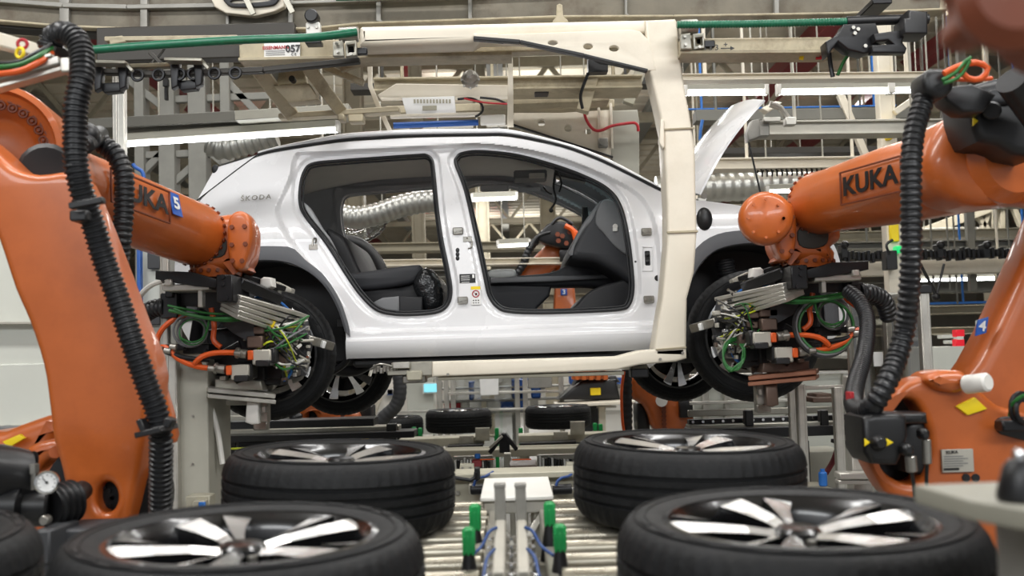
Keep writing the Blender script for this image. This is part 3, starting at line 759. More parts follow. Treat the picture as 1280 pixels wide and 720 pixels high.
# ---- interior ----
def iplate(nm, mt, pts, Y, t, bev=.03, smooth=4): b = MB(); b.pplate(pts, Y, t, bev, smooth=smooth); return b.build(nm, mt, car)
b = MB(); b.pplate([(751, 250), (772, 251), (787, 274), (796, 320), (796, 356), (770, 341), (745, 328), (714, 322), (720, 300), (737, 271)], 6.22, 1.25, .05, smooth=5); das = b.build('dashboard', 'trim_dark', car)
iplate('dashboard_end_panel', 'mid_grey', [(752, 251), (771, 253), (786, 276), (789, 318), (770, 309), (755, 292), (744, 277)], 6.20, .03, .01)
iplate('dashboard_trim_blade', 'mid_grey', [(752, 250), (744, 276), (734, 285), (722, 304), (712, 321), (716, 302), (733, 273)], 6.23, 1.2, .02)
b = MB(); b.cyl(W(769, 283, 6.19), W(769, 283, 6.2), .016, n=16); b.pbox(766, 285, 772, 289, 6.19, .01); b.build('airbag_switch', 'white_plastic', das)
iplate('centre_console', 'trim_dark', [(611, 350), (640, 345), (690, 340), (720, 326), (748, 326), (800, 350), (800, 366), (740, 358), (690, 358), (640, 357), (612, 356)], 6.72, .26, .03)
iplate('centre_console_top', 'mid_grey', [(613, 347), (690, 345), (760, 343), (760, 348), (690, 352), (613, 354)], 6.68, .03, .01, 0)
iplate('seat_base_box', 'trim_dark', [(606, 353), (690, 356), (672, 384), (664, 392), (606, 392)], 6.75, .2, .02, 2)
iplate('floor_carpet', 'car_dark', [(740, 362), (770, 352), (800, 348), (800, 392), (716, 392), (722, 380)], 6.3, 1.1, .02, 3)
b = MB(); b.pbox(420, 393, 800, 404, 6.1, 1.5); b.build('floor_pan', 'car_dark', car)
iplate('rear_seat_cushion', 'trim_dark', [(425, 345), (450, 340), (515, 331), (526, 333), (527, 341), (518, 352), (500, 357), (452, 363), (438, 360)], 6.2, 1.25, .03)
iplate('rear_seat_lower', 'car_dark', [(436, 358), (500, 358), (526, 345), (540, 362), (540, 385), (520, 394), (465, 392)], 6.25, 1.2, .03)
iplate('seat_side_box', 'mid_grey', [(462, 380), (478, 372), (499, 370), (499, 396), (462, 396)], 6.13, .18, .01, 0)
iplate('seat_front_box', 'car_dark', [(499, 370), (528, 371), (528, 396), (499, 396)], 6.14, .2, .01, 0)
b = MB(); b.pplate([(524, 336), (538, 336), (547, 346), (553, 362), (552, 382), (544, 390), (530, 388), (524, 376), (515, 356)], 6.16, .9, .06, smooth=4, res=5); b.build('plastic_seat_cover', 'bag', car)['label'] = 'black crinkled plastic bag over the seat front'
iplate('rear_seat_backrest', 'car_dark', [(407, 287), (420, 290), (432, 300), (446, 330), (455, 352), (440, 362), (424, 345), (412, 318)], 6.3, 1.1, .03)
iplate('quarter_trim', 'trim_grey', [(373, 250), (385, 258), (400, 283), (412, 300), (430, 340), (424, 346), (404, 312), (379, 275), (372, 260)], 6.14, .12, .02)
b = MB(); b.pplate([(612, 338), (640, 336), (645, 341), (640, 347), (612, 347)], 7.1, .35, .02, smooth=4); b.build('wrapped_seat_part', 'wrap_white', car)['label'] = 'white wrapped seat part'
# roof console, visor, mirror base, loose cables
b = MB(); b.pbox(642, 212, 684, 222, 6.78, .22, ch=.01); rc = b.build('roof_console', 'mid_grey', car)
b = MB(); b.pbox(661, 216, 681, 222, 6.76, .03); b.build('roof_console_lamp', 'alu', rc)
b = MB(); b.pbox(600, 230, 636, 239, 7.05, .03, ch=.01); b.build('sun_visor', 'trim_grey', car)
b = MB(); b.pbox(648, 234, 676, 240, 6.9, .02); b.build('sun_visor', 'trim_grey', car)
b = MB(); b.pplate([(693, 207), (702, 207), (732, 221), (732, 227), (718, 224), (694, 219)], 6.85, .10, .01); mb_ = b.build('camera_bracket', 'black', car)
b = MB(); b.ppath([(694, 215, 6.84), (692, 235, 6.84), (695, 250, 6.84), (688, 262, 6.84)], .007); b.ppath([(697, 215, 6.84), (702, 228, 6.84), (699, 240, 6.84)], .006); b.ppath([(679, 233, 6.84), (684, 240, 6.84), (690, 243, 6.84)], .006); b.sphere(W(689, 263, 6.84), .015); b.build('loose_cable', 'black', mb_)
b = MB(); b.pplate([(728, 258), (735, 258), (737, 290), (727, 290)], 7.2, .05, .01); b.build('far_mirror_mount', 'black', car)
# ================= cream lifting frame =================
YH = 5.30
t = thing('lifting_frame', 'cream C shaped steel lifting frame holding the white car, in front of its A pillar', 'lifting frame', W(850, 470, YH+.1))
b = MB()
b.pplate([(806, 25), (844, 23), (846, 26), (849, 60), (856, 110), (862, 140), (869, 187), (870, 240), (871.5, 290), (868, 340), (859, 373), (858, 447), (818, 446), (818, 433), (823, 400), (828, 373), (834, 303), (834, 257), (831, 200), (829, 163), (823, 135), (812, 88)], YH, .20, .016)
b.build('upright', 'cream', t)
b = MB(); b.pbar((833.5, 290.5, YH-.004), (872.5, 289, YH-.004), 3, .01, ch=.002); b.pbar((827, 162, YH-.004), (868, 160, YH-.004), 2.4, .01, ch=.002); b.pbar((820, 437, YH-.004), (858, 434, YH-.004), 2, .01, ch=.001); b.build('weld_seam', 'cream_dirty', t)
b = MB(); b.pplate([(826, 148), (830, 150), (831, 182), (829, 186), (824, 178)], YH-.012, .05, .006); b.build('side_lug', 'cream', t)
b = MB(); b.pplate([(449, 34), (452, 32), (700, 26), (843, 23), (845, 40), (600, 47), (590, 53), (452, 57), (449, 55)], YH+.02, .20, .03); b.build('top_beam', 'cream', t)
circ = lambda x, y, rx, ry: [(x + rx*math.cos(2*PI*i/20), y + ry*math.sin(2*PI*i/20)) for i in range(20)]
b = MB(); b.pplate([(592, 42), (622, 41), (624, 43), (790, 37), (800, 39), (811, 50), (820, 88), (808, 88), (700, 62), (592, 50)], YH-.002, .03, .004, holes=[circ(691, 53.5, 6, 3), circ(735, 58, 6, 3.6), circ(767.5, 60.5, 6, 3.8)]); b.build('gusset_plate', 'cream', t)
b = MB(); b.pbar((592, 48.5, YH-.01), (650, 53, YH-.01), 4.5, .045); b.pbar((650, 53, YH-.01), (730, 70, YH-.01), 4, .045); b.pbar((730, 70, YH-.01), (809, 89, YH-.01), 3.2, .045); b.build('rubber_edge', 'black', t)
b = MB(); b.pplate([(540, 452), (772, 445.5), (800, 438), (818, 436.5), (858, 434), (858.5, 448), (845, 452), (800, 456), (784, 459.5), (770, 463), (540, 471)], YH, .20, .012); b.build('lower_arm', 'cream', t)
b = MB(); b.pbox(548, 467.5, 780, 472, YH+.03, .16); b.build('arm_under_rail', 'beige', t)
b = MB()
for x, y in ((853, 441), (825, 449), (560, 468)): p = W(x, y, YH); b.cyl(p, p - V((0, .012, 0)), .008, n=6)
b.build('bolt', 'steel', t)
b = MB(); b.pbox(511, 452, 542, 470, YH+.03, .12); b.pbox(489, 453, 513, 461, YH+.01, .10); b.pbox(484, 463, 513, 469, YH+.02, .10); b.build('end_bracket', 'zinc', t)
b = MB(); b.pbox(491, 452.5, 512, 460.5, YH, .02); p = W(501, 456.5, YH); b.cyl(p, p - V((0, .006, 0)), .006, n=8); b.build('clamp_plate', 'alu', t)
b = MB()
for k in range(7):
    x = 466 + k*4.2; b.pbox(x, 456 + (k % 3)*2, x+4, 467 - (k % 2)*2, YH+.04+.01*(k % 2), .06)
b.ppath([(463, 462, YH+.02), (475, 455, YH), (490, 458, YH)], .006); b.pbox(503, 469, 532, 479, YH+.05, .12); b.build('clamp_mechanism', 'steel', t)
b = MB(); b.pbox(789, 461, 811, 472, YH+.04, .12); b.build('support_pad', 'black_metal', t)
b = MB(); p = W(800, 460, YH+.1); b.box(p + V((0, .35, .0)), (.08, .7, .03)); b.build('cross_support', 'beige', t)
b = MB(); q = W(520, 469, YH+.1); b.box(q + V((0, .35, .0)), (.08, .9, .05)); b.build('cross_support', 'beige', t)
b = MB(); b.pplate([(696, 6), (703, 6), (704, 20), (711, 27), (690, 28), (696, 20)], YH+.05, .06, .004, smooth=2); b.build('hanger_lug', 'cream_dirty', t)
# the twin frame on the far side of the car
YF = 8.25
t = thing('lifting_frame', 'lifting frame on the far side of the car, its holed plate seen above the roof', 'lifting frame', W(770, 440, YF))
b = MB(); b.pplate([(763, 138), (797, 137), (799, 150), (800, 360), (796, 420), (765, 422), (764, 260)], YF, .2, .012); b.build('upright', 'grey_paint', t)
b = MB(); b.pplate([(642, 141), (700, 141), (749, 138), (764, 137), (764, 196), (740, 188), (642, 156)], YF-.02, .04, .004, holes=[circ(677, 153.5, 4.6, 4.6), circ(710, 160, 4.8, 4.8), circ(735, 164, 4.6, 4)]); b.build('gusset_plate', 'cream', t)
b = MB(); b.pbar((640, 156, YF-.03), (766, 197, YF-.03), 2.2, .05); b.build('rubber_edge', 'black', t)
b = MB(); b.pbox(748, 134, 751, 185, YF-.06, .03); b.pbox(763, 128, 766, 186, YF-.06, .03); b.build('edge_rib', 'cream', t)
b = MB(); b.pbox(748, 172, 760, 184, YF-.08, .05); p = W(753, 179, YF-.09); b.cyl(p, p - V((0, .02, 0)), .02, n=12); b.build('sensor_block', 'grey_metal', t)
b = MB(); b.pbox(480, 128, 770, 138, YF-.02, .2); b.build('top_beam', 'cream_dirty', t)
b = MB(); b.pbox(560, 428, 800, 444, YF, .2); b.build('lower_arm', 'cream', t)
b = MB(); b.ppath([(729, 134, YF-.12), (733, 150, YF-.12), (742, 162, YF-.12), (752, 163, YF-.12), (763, 158, YF-.12), (778, 155, YF-.12), (795, 154, YF-.12), (798, 164, YF-.12)], .012); one(b, 'cable', 'red', 'dark red cable looping beside the holed plate above the windscreen', 'cable')

# ================= overhead track and carriers =================
YT = 5.75
t = thing('overhead_track', 'dirty beige curved overhead conveyor track along the top of the picture', 'track', W(500, 20, YT))
def ribbon(b, pts, hpx, Y, d, m=0):
    for a, c in zip(pts, pts[1:]): b.pbar((a[0], a[1], Y), (c[0], c[1], Y), hpx, d, m, ch=.004)
top = [(-40, 12), (60, 26), (120, 28), (280, 24), (430, 18), (700, 7), (900, 4), (1160, 0)]
b = MB(); b.pplate([(-60, -40), (1180, -46), (1175, 12), (1050, 18), (840, 22), (700, 22), (450, 30), (395, 36), (270, 38), (150, 36), (80, 33), (-60, 20)], YT, .16, .006); b.build('web_plate', 'track', t)
b = MB(); ribbon(b, [(-60, -3), (80, 8), (160, 10), (280, 8)], 6, YT-.02, .05); ribbon(b, [(280, 8), (450, 2), (700, -8)], 4, YT-.02, .05); b.build('upper_flange', 'grey_metal', t)
b = MB(); ribbon(b, [(-60, 24), (80, 36), (150, 39), (270, 41), (395, 39), (450, 33), (700, 24.5), (840, 24), (1050, 20.5), (1180, 15)], 3, YT-.04, .12); b.build('lower_flange', 'cream_dirty', t)
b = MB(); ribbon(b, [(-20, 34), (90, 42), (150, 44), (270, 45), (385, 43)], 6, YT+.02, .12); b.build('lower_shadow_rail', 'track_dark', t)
for x0, x1, y0, y1 in ((74, 86, -30, 34), (175, 184, -30, 37), (282, 286, 16, 38), (360, 366, -30, 37), (470, 476, -10, 28), (585, 590, -10, 26), (781, 784, -40, 20), (968, 974, -40, 21)):
    b = MB(); b.pplate([(x0, y0), (x1, y0), (x1, y1-4), (x1+4, y1), (x0, y1-2)], YT-.035, .04, .003); b.build('splice_plate', 'grey_metal', t)
b = MB(); b.pplate([(255, -20), (362, -20), (355, 8), (343, 14), (318, 20), (282, 16), (268, 8)], YT-.10, .05, .006); b.build('cover_plate', 'cream', t)
b = MB(); b.pplate([(281, -10), (345, -10), (345, 4), (330, 8), (300, 9), (284, 6)], YT-.12, .02, .004, smooth=3, holes=[[(292, 0), (335, -3), (335, 1), (294, 4)]]); b.build('slot_guide', 'black_metal', t)
for pts in (((303, -10), (317, 18)), ((352, -10), (366, 16))):
    b = MB(); b.pbar((pts[0][0], pts[0][1], YT-.15), (pts[1][0], pts[1][1], YT-.15), 7, .012); b.build('strap', 'zinc', t)
# grimy trolley chain
t = thing('trolley_chain', 'black trolley chain with hanging clamps above the long tube light', 'chain', W(190, 95, 5.3))
b = MB(); ribbon(b, [(60, 76), (130, 90), (200, 93), (330, 88), (450, 76)], 7, 5.3, .05); b.build('chain_bar', 'track_dark', t)
for x0, x1, yy in ((116, 158, 78), (212, 253, 75)):
    b = MB()
    b.pplate([(x0, yy), (x0+12, yy), (x0+10, yy+32), (x0+2, yy+36)], 5.25, .05, .006); b.pplate([(x1-12, yy), (x1, yy), (x1-1, yy+30), (x1-9, yy+34)], 5.25, .05, .006)
    b.pplate([(x0+4, yy+26), (x1-3, yy+24), (x1-8, yy+36), (x0+14, yy+38)], 5.28, .06, .006); b.build('clamp', 'black_metal', t)
    b = MB(); b.pbar((x0-4, yy+1, 5.2), (x1+2, yy+2, 5.2), 4, .08); b.pbar((x1-2, yy, 5.2), (x1+8, yy+11, 5.2), 4, .02); b.build('trolley_plate', 'zinc', t)
for k in range(6):
    x = 172 + k*26 - (8 if k > 2 else 0); b = MB(); b.torus(W(x, 94 - k*.6, 5.26), .028, .008, (0, 1, 0), 16, 6)
    if x < 300: b.build('chain_link', 'black_metal', t)
b = MB(); b.pbar((160, 84, 5.3), (222, 82, 5.3), 5, .06); b.pbar((135, 52, 5.2), (300, 50, 5.2), 6, .1); b.pplate([(135, 46), (152, 44), (158, 52), (137, 56)], 5.15, .05, .008); b.build('carrier_rail', 'cream_dirty', t)
b = MB(); b.pbox(118, 30, 370, 74, 5.6, .1); b.pbar((188, 66, 5.5), (202, 80, 5.5), 5, .04); b.pbar((205, 60, 5.5), (186, 86, 5.5), 3, .03); one(b, 'track_backing', 'hall_dark', 'dark plate hanging behind the green line under the track', 'plate')
b = MB(); b.pplate([(238, 76), (244, 72), (246, 79), (240, 84)], 5.2, .04, .008); one(b, 'small_reflector', 'mid_grey', 'small grey plate on the black trolley chain', 'plate') if False else None
# green cable lines
b = MB(); b.tube(resample(cr([W(*p) for p in ((82, 66, 5.05), (120, 62, 5.05), (200, 56, 5.05), (300, 50, 5.05), (385, 47, 5.05), (446, 40, 5.1))], step=.02), .02), .021, 10)
one(b, 'air_line', 'green_tube', 'smooth green air line between the black hose and the 057 plate', 'air line')
b = MB(); b.hose([W(*p) for p in ((846, 31, 5.1), (900, 30.5, 5.1), (960, 29.5, 5.1), (1060, 27, 5.1))], .020, .014, 12); one(b, 'air_line', 'green_tube', 'ribbed green air line between the lifting frame and the black latch', 'air line')
b = MB(); b.tube([W(*p) for p in ((1058, 27, 5.1), (1110, 25, 5.1), (1160, 24, 5.1))], .026, 12); one(b, 'air_line_end', 'black', 'black rail end following the ribbed green air line', 'rail')
b = MB(); b.tube([W(420, -3, 5.64), W(600, -7, 5.64)], .02, 8); one(b, 'air_line', 'green_tube', 'green air line along the top edge above the track', 'air line')
# track roller bracket with black wheel, and the clamps beside the top beam
t = thing('roller_bracket', 'white bracket with a black guide wheel hanging on the green line', 'bracket', W(392, 50, 5.36), )
b = MB(); b.pbox(382, 27, 400, 50, 5.36, .05); b.build('bracket', 'white_plastic', t)
b = MB(); b.pbox(381, 49, 401, 54, 5.34, .08); b.build('foot', 'black_metal', t)
b = MB(); p = W(390, 21, 5.36); b.cyl(p - V((0, .03, 0)), p + V((0, .05, 0)), .036, ch=.006); b.build('guide_wheel', 'black', t)
b = MB()
for x, y in ((385, 34), (396, 34), (391, 44)): p = W(x, y, 5.36); b.cyl(p, p - V((0, .01, 0)), .009, n=6)
b.build('bolts', 'steel', t)
for nm, x, y, tx in (('a', 415, 37, 'shiny pipe clamp on the top beam next to the 057 plate'), ('b', 850, 28, 'shiny pipe clamp on the top beam next to the 433 figures')):
    t = thing('pipe_clamp', tx, 'clamp', W(x+15, y+33, 5.19), 'pipe clamps on the top beam')
    b = MB(); b.cyl(W(x+9 if nm == 'a' else x, y+7, 5.22), W(x+33 if nm == 'a' else x+22, y+6, 5.22), .040, n=20, ch=.004); b.build('sleeve', 'steel', t)
    b = MB(); b.pplate([(x+1, y+15), (x+13, y+13), (x+15, y+33), (x+1, y+33)], 5.16, .04, .004); b.pplate([(x+16, y+14), (x+30, y+13), (x+31, y+32), (x+17, y+34)], 5.19, .04, .004, holes=[[(x+19, y+19), (x+28, y+18), (x+28, y+28), (x+20, y+29)]]); b.build('plates', 'zinc', t)
    b = MB(); b.pbox(x+20, y+18, x+27, y+28, 5.24, .03); b.pbox(x+30, y+22, x+44, y+31, 5.22, .03); b.build('latch', 'black_metal', t)
    b = MB()
    for dx, dy in ((7, 28), (6, 18), (24, 31)): p = W(x+dx, y+dy, 5.15); b.cyl(p, p - V((0, .012, 0)), .008, n=6)
    b.build('bolts', 'steel', t)
# carrier frame with the number plate
t = thing('carrier_trolley', 'dirty cream carrier frame with the white 057 plate on its front beam', 'carrier', W(420, 110, 5.4))
b = MB(); b.pbar((303, 69, 5.62), (560, 62, 5.62), 24, .14); b.pbar((560, 64, 5.64), (812, 56, 5.64), 14, .10); b.pbar((303, 79.5, 5.6), (640, 72, 5.6), 4, .18); b.build('front_beam', 'cream_dirty', t)
b = MB(); b.pbar((318, 80, 5.7), (364, 142, 6.2), 19, .09); b.pbar((380, 78, 5.7), (425, 138, 6.2), 17, .09); b.build('slanted_legs', 'cream_dirty', t)
b = MB(); b.pbar((350, 147, 6.2), (500, 138, 6.2), 7, .1); b.pbox(435, 142, 454, 152, 6.15, .1); b.pbox(422, 142, 430, 150, 6.1, .1); b.build('rear_beam', 'cream_dirty', t)
b = MB(); b.pplate([(341, 107), (386, 104), (398, 124), (360, 128)], 5.85, .12, .008); b.pplate([(350, 80), (378, 79), (384, 104), (345, 107)], 5.95, .05, .008); b.build('box_panel', 'cream_dirty', t)
b = MB(); p = W(367, 101, 5.85); b.cyl(p, p - V((0, .05, 0)), .018, n=12); b.build('bolt', 'black', t)
b = MB(); b.pbar((426, 88, 5.7), (452, 80, 5.7), 5, .04); b.pbar((405, 84, 5.8), (455, 104, 5.8), 8, .05); b.build('brace', 'cream_dirty', t)
b = MB(); b.pplate([(330, 54), (375, 52.5), (375, 70.5), (330, 73)], 5.53, .008, .002); pl = b.build('number_plate', 'white_label', t); pl['label'] = 'white 057 number plate'
b = MB(); b.ptext('057', 9, 366, 61, 5.525, -1, .03); b.ptext('C E', 3.2, 367, 68, 5.525, -1, .01); b.build('number', 'black', pl)
b = MB(); b.ptext('EISENMANN', 4.4, 344.5, 59.5, 5.525, -1, .02); b.build('maker_name', 'red', pl)
b = MB()
for k in range(3): b.pbar((332, 64+k*2.4, 5.526), (356, 63.2+k*2.4, 5.526), .7, .001, ch=0)
b.build('small_print', 'mid_grey', pl)
# right half of the carrier: beam with figures and an arrow
t = thing('carrier_girder', 'cream carrier beam marked 433 with a small black arrow', 'carrier', W(950, 60, 5.3))
b = MB(); b.pbar((848, 62, 5.3), (1036, 60, 5.3), 20, .12); b.pbar((848, 71, 5.28), (1036, 70, 5.28), 4, .18); b.build('beam', 'cream_dirty', t)
b = MB(); b.ptext('4 3 3', 7.5, 888, 60, 5.222, -1, .01); b.ptext('+', 7, 907, 56, 5.222); b.pbar((901, 60.5, 5.224), (914, 60.2, 5.224), 1.2, .002, ch=0); b.pplate([(913, 57.5), (918.5, 60.2), (913, 63)], 5.223, .002, .0005); b.pbar((904, 64.5, 5.224), (910, 64.3, 5.224), 1, .002, ch=0); b.build('figures', 'black', t)
b = MB(); b.pplate([(999, 54), (1003, 53), (1006, 66), (1005, 74), (1000, 73), (1001, 64)], 5.25, .03, .008); b.build('yellow_clip', 'yellow', t)
b = MB(); b.ppath([(1021, 60, 5.25), (1024, 68, 5.25), (1030, 72, 5.25), (1020, 73, 5.25)], .008); b.build('red_clip', 'red', t)
b = MB(); b.ppath([(1036, 60, 5.2), (1038, 80, 5.2), (1041, 96, 5.2)], .012); b.ppath([(1062, 66, 5.2), (1054, 78, 5.2), (1047, 94, 5.2)], .009, m=1); b.build('dangling_cable', ['black', 'green_cable'], t)
# black latch assembly at the right
t = thing('latch_carriage', 'black latch carriage with steel bolts and a long hook on the track', 'carriage', W(1080, 66, 5.1))
b = MB(); b.pplate([(1055, 30), (1095, 28), (1100, 44), (1098, 62), (1080, 67), (1060, 62), (1048, 52), (1040, 62), (1035, 70), (1032, 52), (1046, 44)], 5.05, .10, .008); b.build('body', 'black_metal', t)
b = MB(); p = W(1078, 32, 5.1); q = W(1078, 18, 5.7); b.box(((p.x+q.x)/2, 5.42, (p.z+q.z)/2), (.10, .64, .03)); b.build('hanger_bracket', 'black_metal', t)
b = MB(); b.pplate([(1092, 42), (1120, 38), (1135, 36), (1128, 52), (1134, 60), (1132, 66), (1090, 66), (1090, 56), (1118, 55), (1110, 50), (1094, 52)], 5.0, .06, .008); b.build('hook', 'black_metal', t)
b = MB(); b.pplate([(1095, 49), (1116, 40), (1128, 40), (1118, 51), (1100, 56)], 5.08, .03, .006); b.build('spring', 'steel', t)
b = MB(); b.pplate([(1136, 12), (1160, 14), (1160, 42), (1130, 42), (1130, 22), (1136, 22)], 4.95, .15, .01); b.build('end_block', 'black', t)
b = MB()
for x, y in ((1068, 42), (1072, 37), (1081, 58), (1066, 35)): p = W(x, y, 5.05); b.cyl(p, p - V((0, .012, 0)), .010, n=6)
b.build('bolts', 'steel', t)
# long flat hanger strip, round nozzle panel etc. below the carrier (mid depth)
t = thing('jig_panel', 'cream jig panel with a round nozzle hanging above the car roof', 'jig', W(560, 120, 6.6))
b = MB(); b.pplate([(472, 118), (495, 104), (640, 106), (640, 120), (475, 122)], 6.6, .10, .01); b.build('upper_panel', 'cream', t)
b = MB(); b.pplate([(502, 122), (568, 120), (570, 142), (508, 143)], 6.58, .03, .004); b.build('notice_plate', 'white_label', t)
b = MB()
for k in range(12): b.pbox(517 + k*4, 124, 519.5 + k*4, 129, 6.575, .003)
b.pbox(528, 132, 546, 138, 6.572, .004); b.build('notice_print', 'beige', t)
b = MB(); p = W(588, 101, 6.5); b.lathe([(.055, 0), (.06, .02), (.045, .03), (.045, .06), (.025, .075), (.02, .10), (0, .10)], p, (0, -1, .25), 24)
for k in range(8): a = 2*PI*k/8; q = p + V((.056*math.cos(a), -.02, .056*math.sin(a))); b.cyl(q, q - V((0, .015, 0)), .008, n=6)
b.build('nozzle', 'steel', t)
b = MB(); b.pplate([(459, 78), (465, 78), (465, 106), (474, 128), (490, 163), (484, 163), (470, 134), (460, 108)], 6.3, .03, .003); b.build('hanger_strip', 'cream', t)
b = MB(); b.pplate([(635, 72), (641, 72), (642, 158), (634, 158)], 6.3, .03, .003); b.build('hanger_strip', 'cream', t)
b = MB(); b.pbar((488, 146, 6.6), (602, 143, 6.6), 4, .05); b.build('lower_rail', 'cream', t)
b = MB(); b.tube([W(492, 157, 6.55), W(598, 153, 6.55)], .020, 10); b.build('blue_tube', 'blue', t)
b = MB(); b.pbox(600, 143, 632, 155, 6.5, .05); b.build('valve_block', 'white_plastic', t)
b = MB(); b.ppath([(572, 124, 6.5), (590, 123, 6.5), (602, 130, 6.5), (603, 140, 6.5), (594, 146, 6.5)], .008); b.ppath([(600, 122, 6.5), (620, 124, 6.5), (634, 130, 6.5)], .008); b.build('black_cable', 'black', t)
b = MB(); b.ppath([(580, 123, 6.48), (605, 128, 6.48), (634, 130, 6.48)], .006); b.build('red_cable', 'red', t)
# ================= robots =================
def bolts(b, pts, Y, r, h=.012, n=6, nrm=(0, -1, 0)):
    for x, y in pts: p = W(x, y, Y); b.cyl(p, p + V(nrm)*h, r, n=n)
def ringpx(cx, cy, rx, ry, n, a0=0, a1=360): return [(cx + rx*math.cos(math.radians(a0 + (a1-a0)*k/max(1, n-1))), cy + ry*math.sin(math.radians(a0 + (a1-a0)*k/max(1, n-1)))) for k in range(n)]
def forearm(t, p0, p1, r0, r1, txt, tpos, trot, num=None, flip=1):
    A, B = W(*p0), W(*p1); ax = (B - A); L = ax.length; ax.normalize()
    b = MB(); prof = [(.02, -.04), (r0*.8, -.03), (r0, .02), (r0*1.02, L*.25), (r0, L*.5), (r1*1.02, L*.85), (r1*1.03, L*.93), (r1*.98, L*.97), (r1*.86, L*.985), (r1*.80, L*1.01), (r1*.3, L*1.02), (0, L*1.02)]
    b.lathe(prof, A, ax, 48); arm = b.build('forearm', 'orange', t, 30)
    b = MB(); R = frame(ax)
    for k in range(26): a = 2*PI*k/26; q = A + ax*(L*.955) + R @ V((math.cos(a), math.sin(a), 0))*(r1*1.005); b.cyl(q, q + (R @ V((math.cos(a), math.sin(a), 0)))*.008, .009, n=6)
    b.build('flange_bolts', 'orange_dark', t)
    # lettering on the side that faces the camera
    def face(px, py, txt, h, m, plate=None, nm='lettering', bold=.03, back=None):
        # find the point of the cone under the pixel by marching
        o = V((0, 0, ZC)); d = (W(px, py, 1.0) - o)
        y = 2.5
        while y < 7:
            p = o + d*y; s = (p - A).dot(ax); q = A + ax*s; rr = r0 + (r1*1.03 - r0)*max(0, min(1, s/L))
            if 0 < s < L and (p - q).length <= rr: break
            y += .004
        n = (p - q).normalized(); x = ax * flip; z = n; yv = z.cross(x).normalized(); x = yv.cross(z)
        T = M.Translation(p + n*.012) @ M((x, yv, z)).transposed().to_4x4()
        bb = MB(); bb.text(txt, h, T, .001, bold, 0, 1.25); o2 = bb.build(nm, m, t)
        if back:
            b2 = MB(); b2.box((0, 0, 0), back[0]); b2.v = [T @ (v_ + V((0, 0, -.006))) for v_ in b2.v]; b2.build(back[1], back[2], t)
        return T
    T = face(*tpos, txt, .108, 'black')
    b = MB()
    for sg in (-1, 1):
        b.box((0, sg*.068, -.004), (.40, .007, .008), ch=.001); b.box((sg*.20, 0, -.004), (.007, .14, .008), ch=.001)
    b.v = [T @ p for p in b.v]; b.build('lettering_frame', 'orange_dark', t)
    if num: face(num[1], num[2], num[0], .075, 'white_label', None, 'number_figure', .03, ((.075, .105, .004), 'number_sticker', 'label_blue'))
    return A, B, ax, L
def robot_base(t, x, y, ztop, r=.30):
    b = MB(); b.lathe([(r*1.25, 0), (r*1.25, .04), (r, .06), (r*.92, ztop*.5), (r*.95, ztop), (0, ztop)], (x, y, 0), n=40); b.build('base_column', 'dark_grey', t)

# ---- left robot ----
pB = W(110, 640, 3.55)
t = thing('industrial_robot', 'large orange robot with blue number 5, its arm reaching to the rear wheel', 'robot', (pB.x, 3.6, 0), 'orange robots fitting wheels')
b = MB(); b.pplate([(-72, 150), (-64, 185), (-36, 232), (0, 281), (13, 303), (33, 363), (50, 402), (67, 455), (74, 500), (80, 547), (90, 583), (96, 620), (96, 650), (112, 664), (160, 662), (172, 640), (181, 600), (187, 570), (200, 470), (176, 400), (143, 312), (118, 250), (100, 221), (62, 223), (30, 214), (4, 190), (-30, 162), (-60, 142)], 3.30, .20, .028, smooth=3, res=4, k=.45, holes=[circ(132, 622, 13, 19)]); b.build('lower_arm', 'orange', t, 50)
b = MB(); b.pplate([(100, 210), (127, 255), (145, 307), (176, 387), (209, 473), (227, 542), (216, 553), (190, 556), (170, 470), (130, 340)], 3.44, .08, .025, smooth=2, res=4, k=1); b.build('arm_rib', 'orange', t, 50)
b = MB(); b.lathe([(.001, .09), (.10, .09), (.105, .05), (.20, .03), (.205, -.06), (.19, -.12), (0, -.12)], W(132, 622, 3.45), (0, -1, 0), 40); bolts(b, ringpx(132, 622, 9, 13, 9), 3.36, .006); b.build('joint_hub', 'black_metal', t)
b = MB(); b.pplate([(185, 580), (181, 620), (170, 655), (155, 668), (160, 600), (178, 560)], 3.5, .10, .02, smooth=3); b.build('joint_shroud', 'black', t)
# elbow with bolt circles
E = W(-2, 190, 3.66); eax = V((.22, -1, -.05)).normalized(); rE = .236
b = MB(); b.lathe([(0, -.30), (rE*.9, -.30), (rE, -.26), (rE, .05), (rE*.985, .075), (rE*.90, .080), (rE*.86, .05), (rE*.70, .03), (rE*.55, -.02), (rE*.45, -.035), (rE*.2, -.03), (0, -.03)], E, eax, 64); b.build('elbow', 'orange', t)
b = MB(); Rr = frame(eax)
for rad, n, r_ in ((.80, 34, .010), (.69, 26, .014)):
    for k in range(n):
        a = 2*PI*k/n; q = E + Rr @ V((rE*rad*math.cos(a), rE*rad*math.sin(a), .035)); b.torus(q, r_, .0045, eax, 14, 6); b.cyl(q - eax*.01, q + eax*.006, r_*.45, n=6)
b.build('bolt_rings', 'orange_dark', t)
b = MB(); b.cyl(W(88, 222, 3.9), W(58, 215, 3.5), .075, .10, ch=.015); b.sphere(W(108, 170, 3.7), .05); b.cyl(W(104, 182, 3.62), W(125, 168, 3.9), .035, ch=.01); b.build('elbow_motor', 'black', t)
A, B, ax, L = forearm(t, (58, 224, 3.80), (252, 296, 4.85), .150, .145, 'KUKA', (175, 246), 0, ('5', 218, 256))
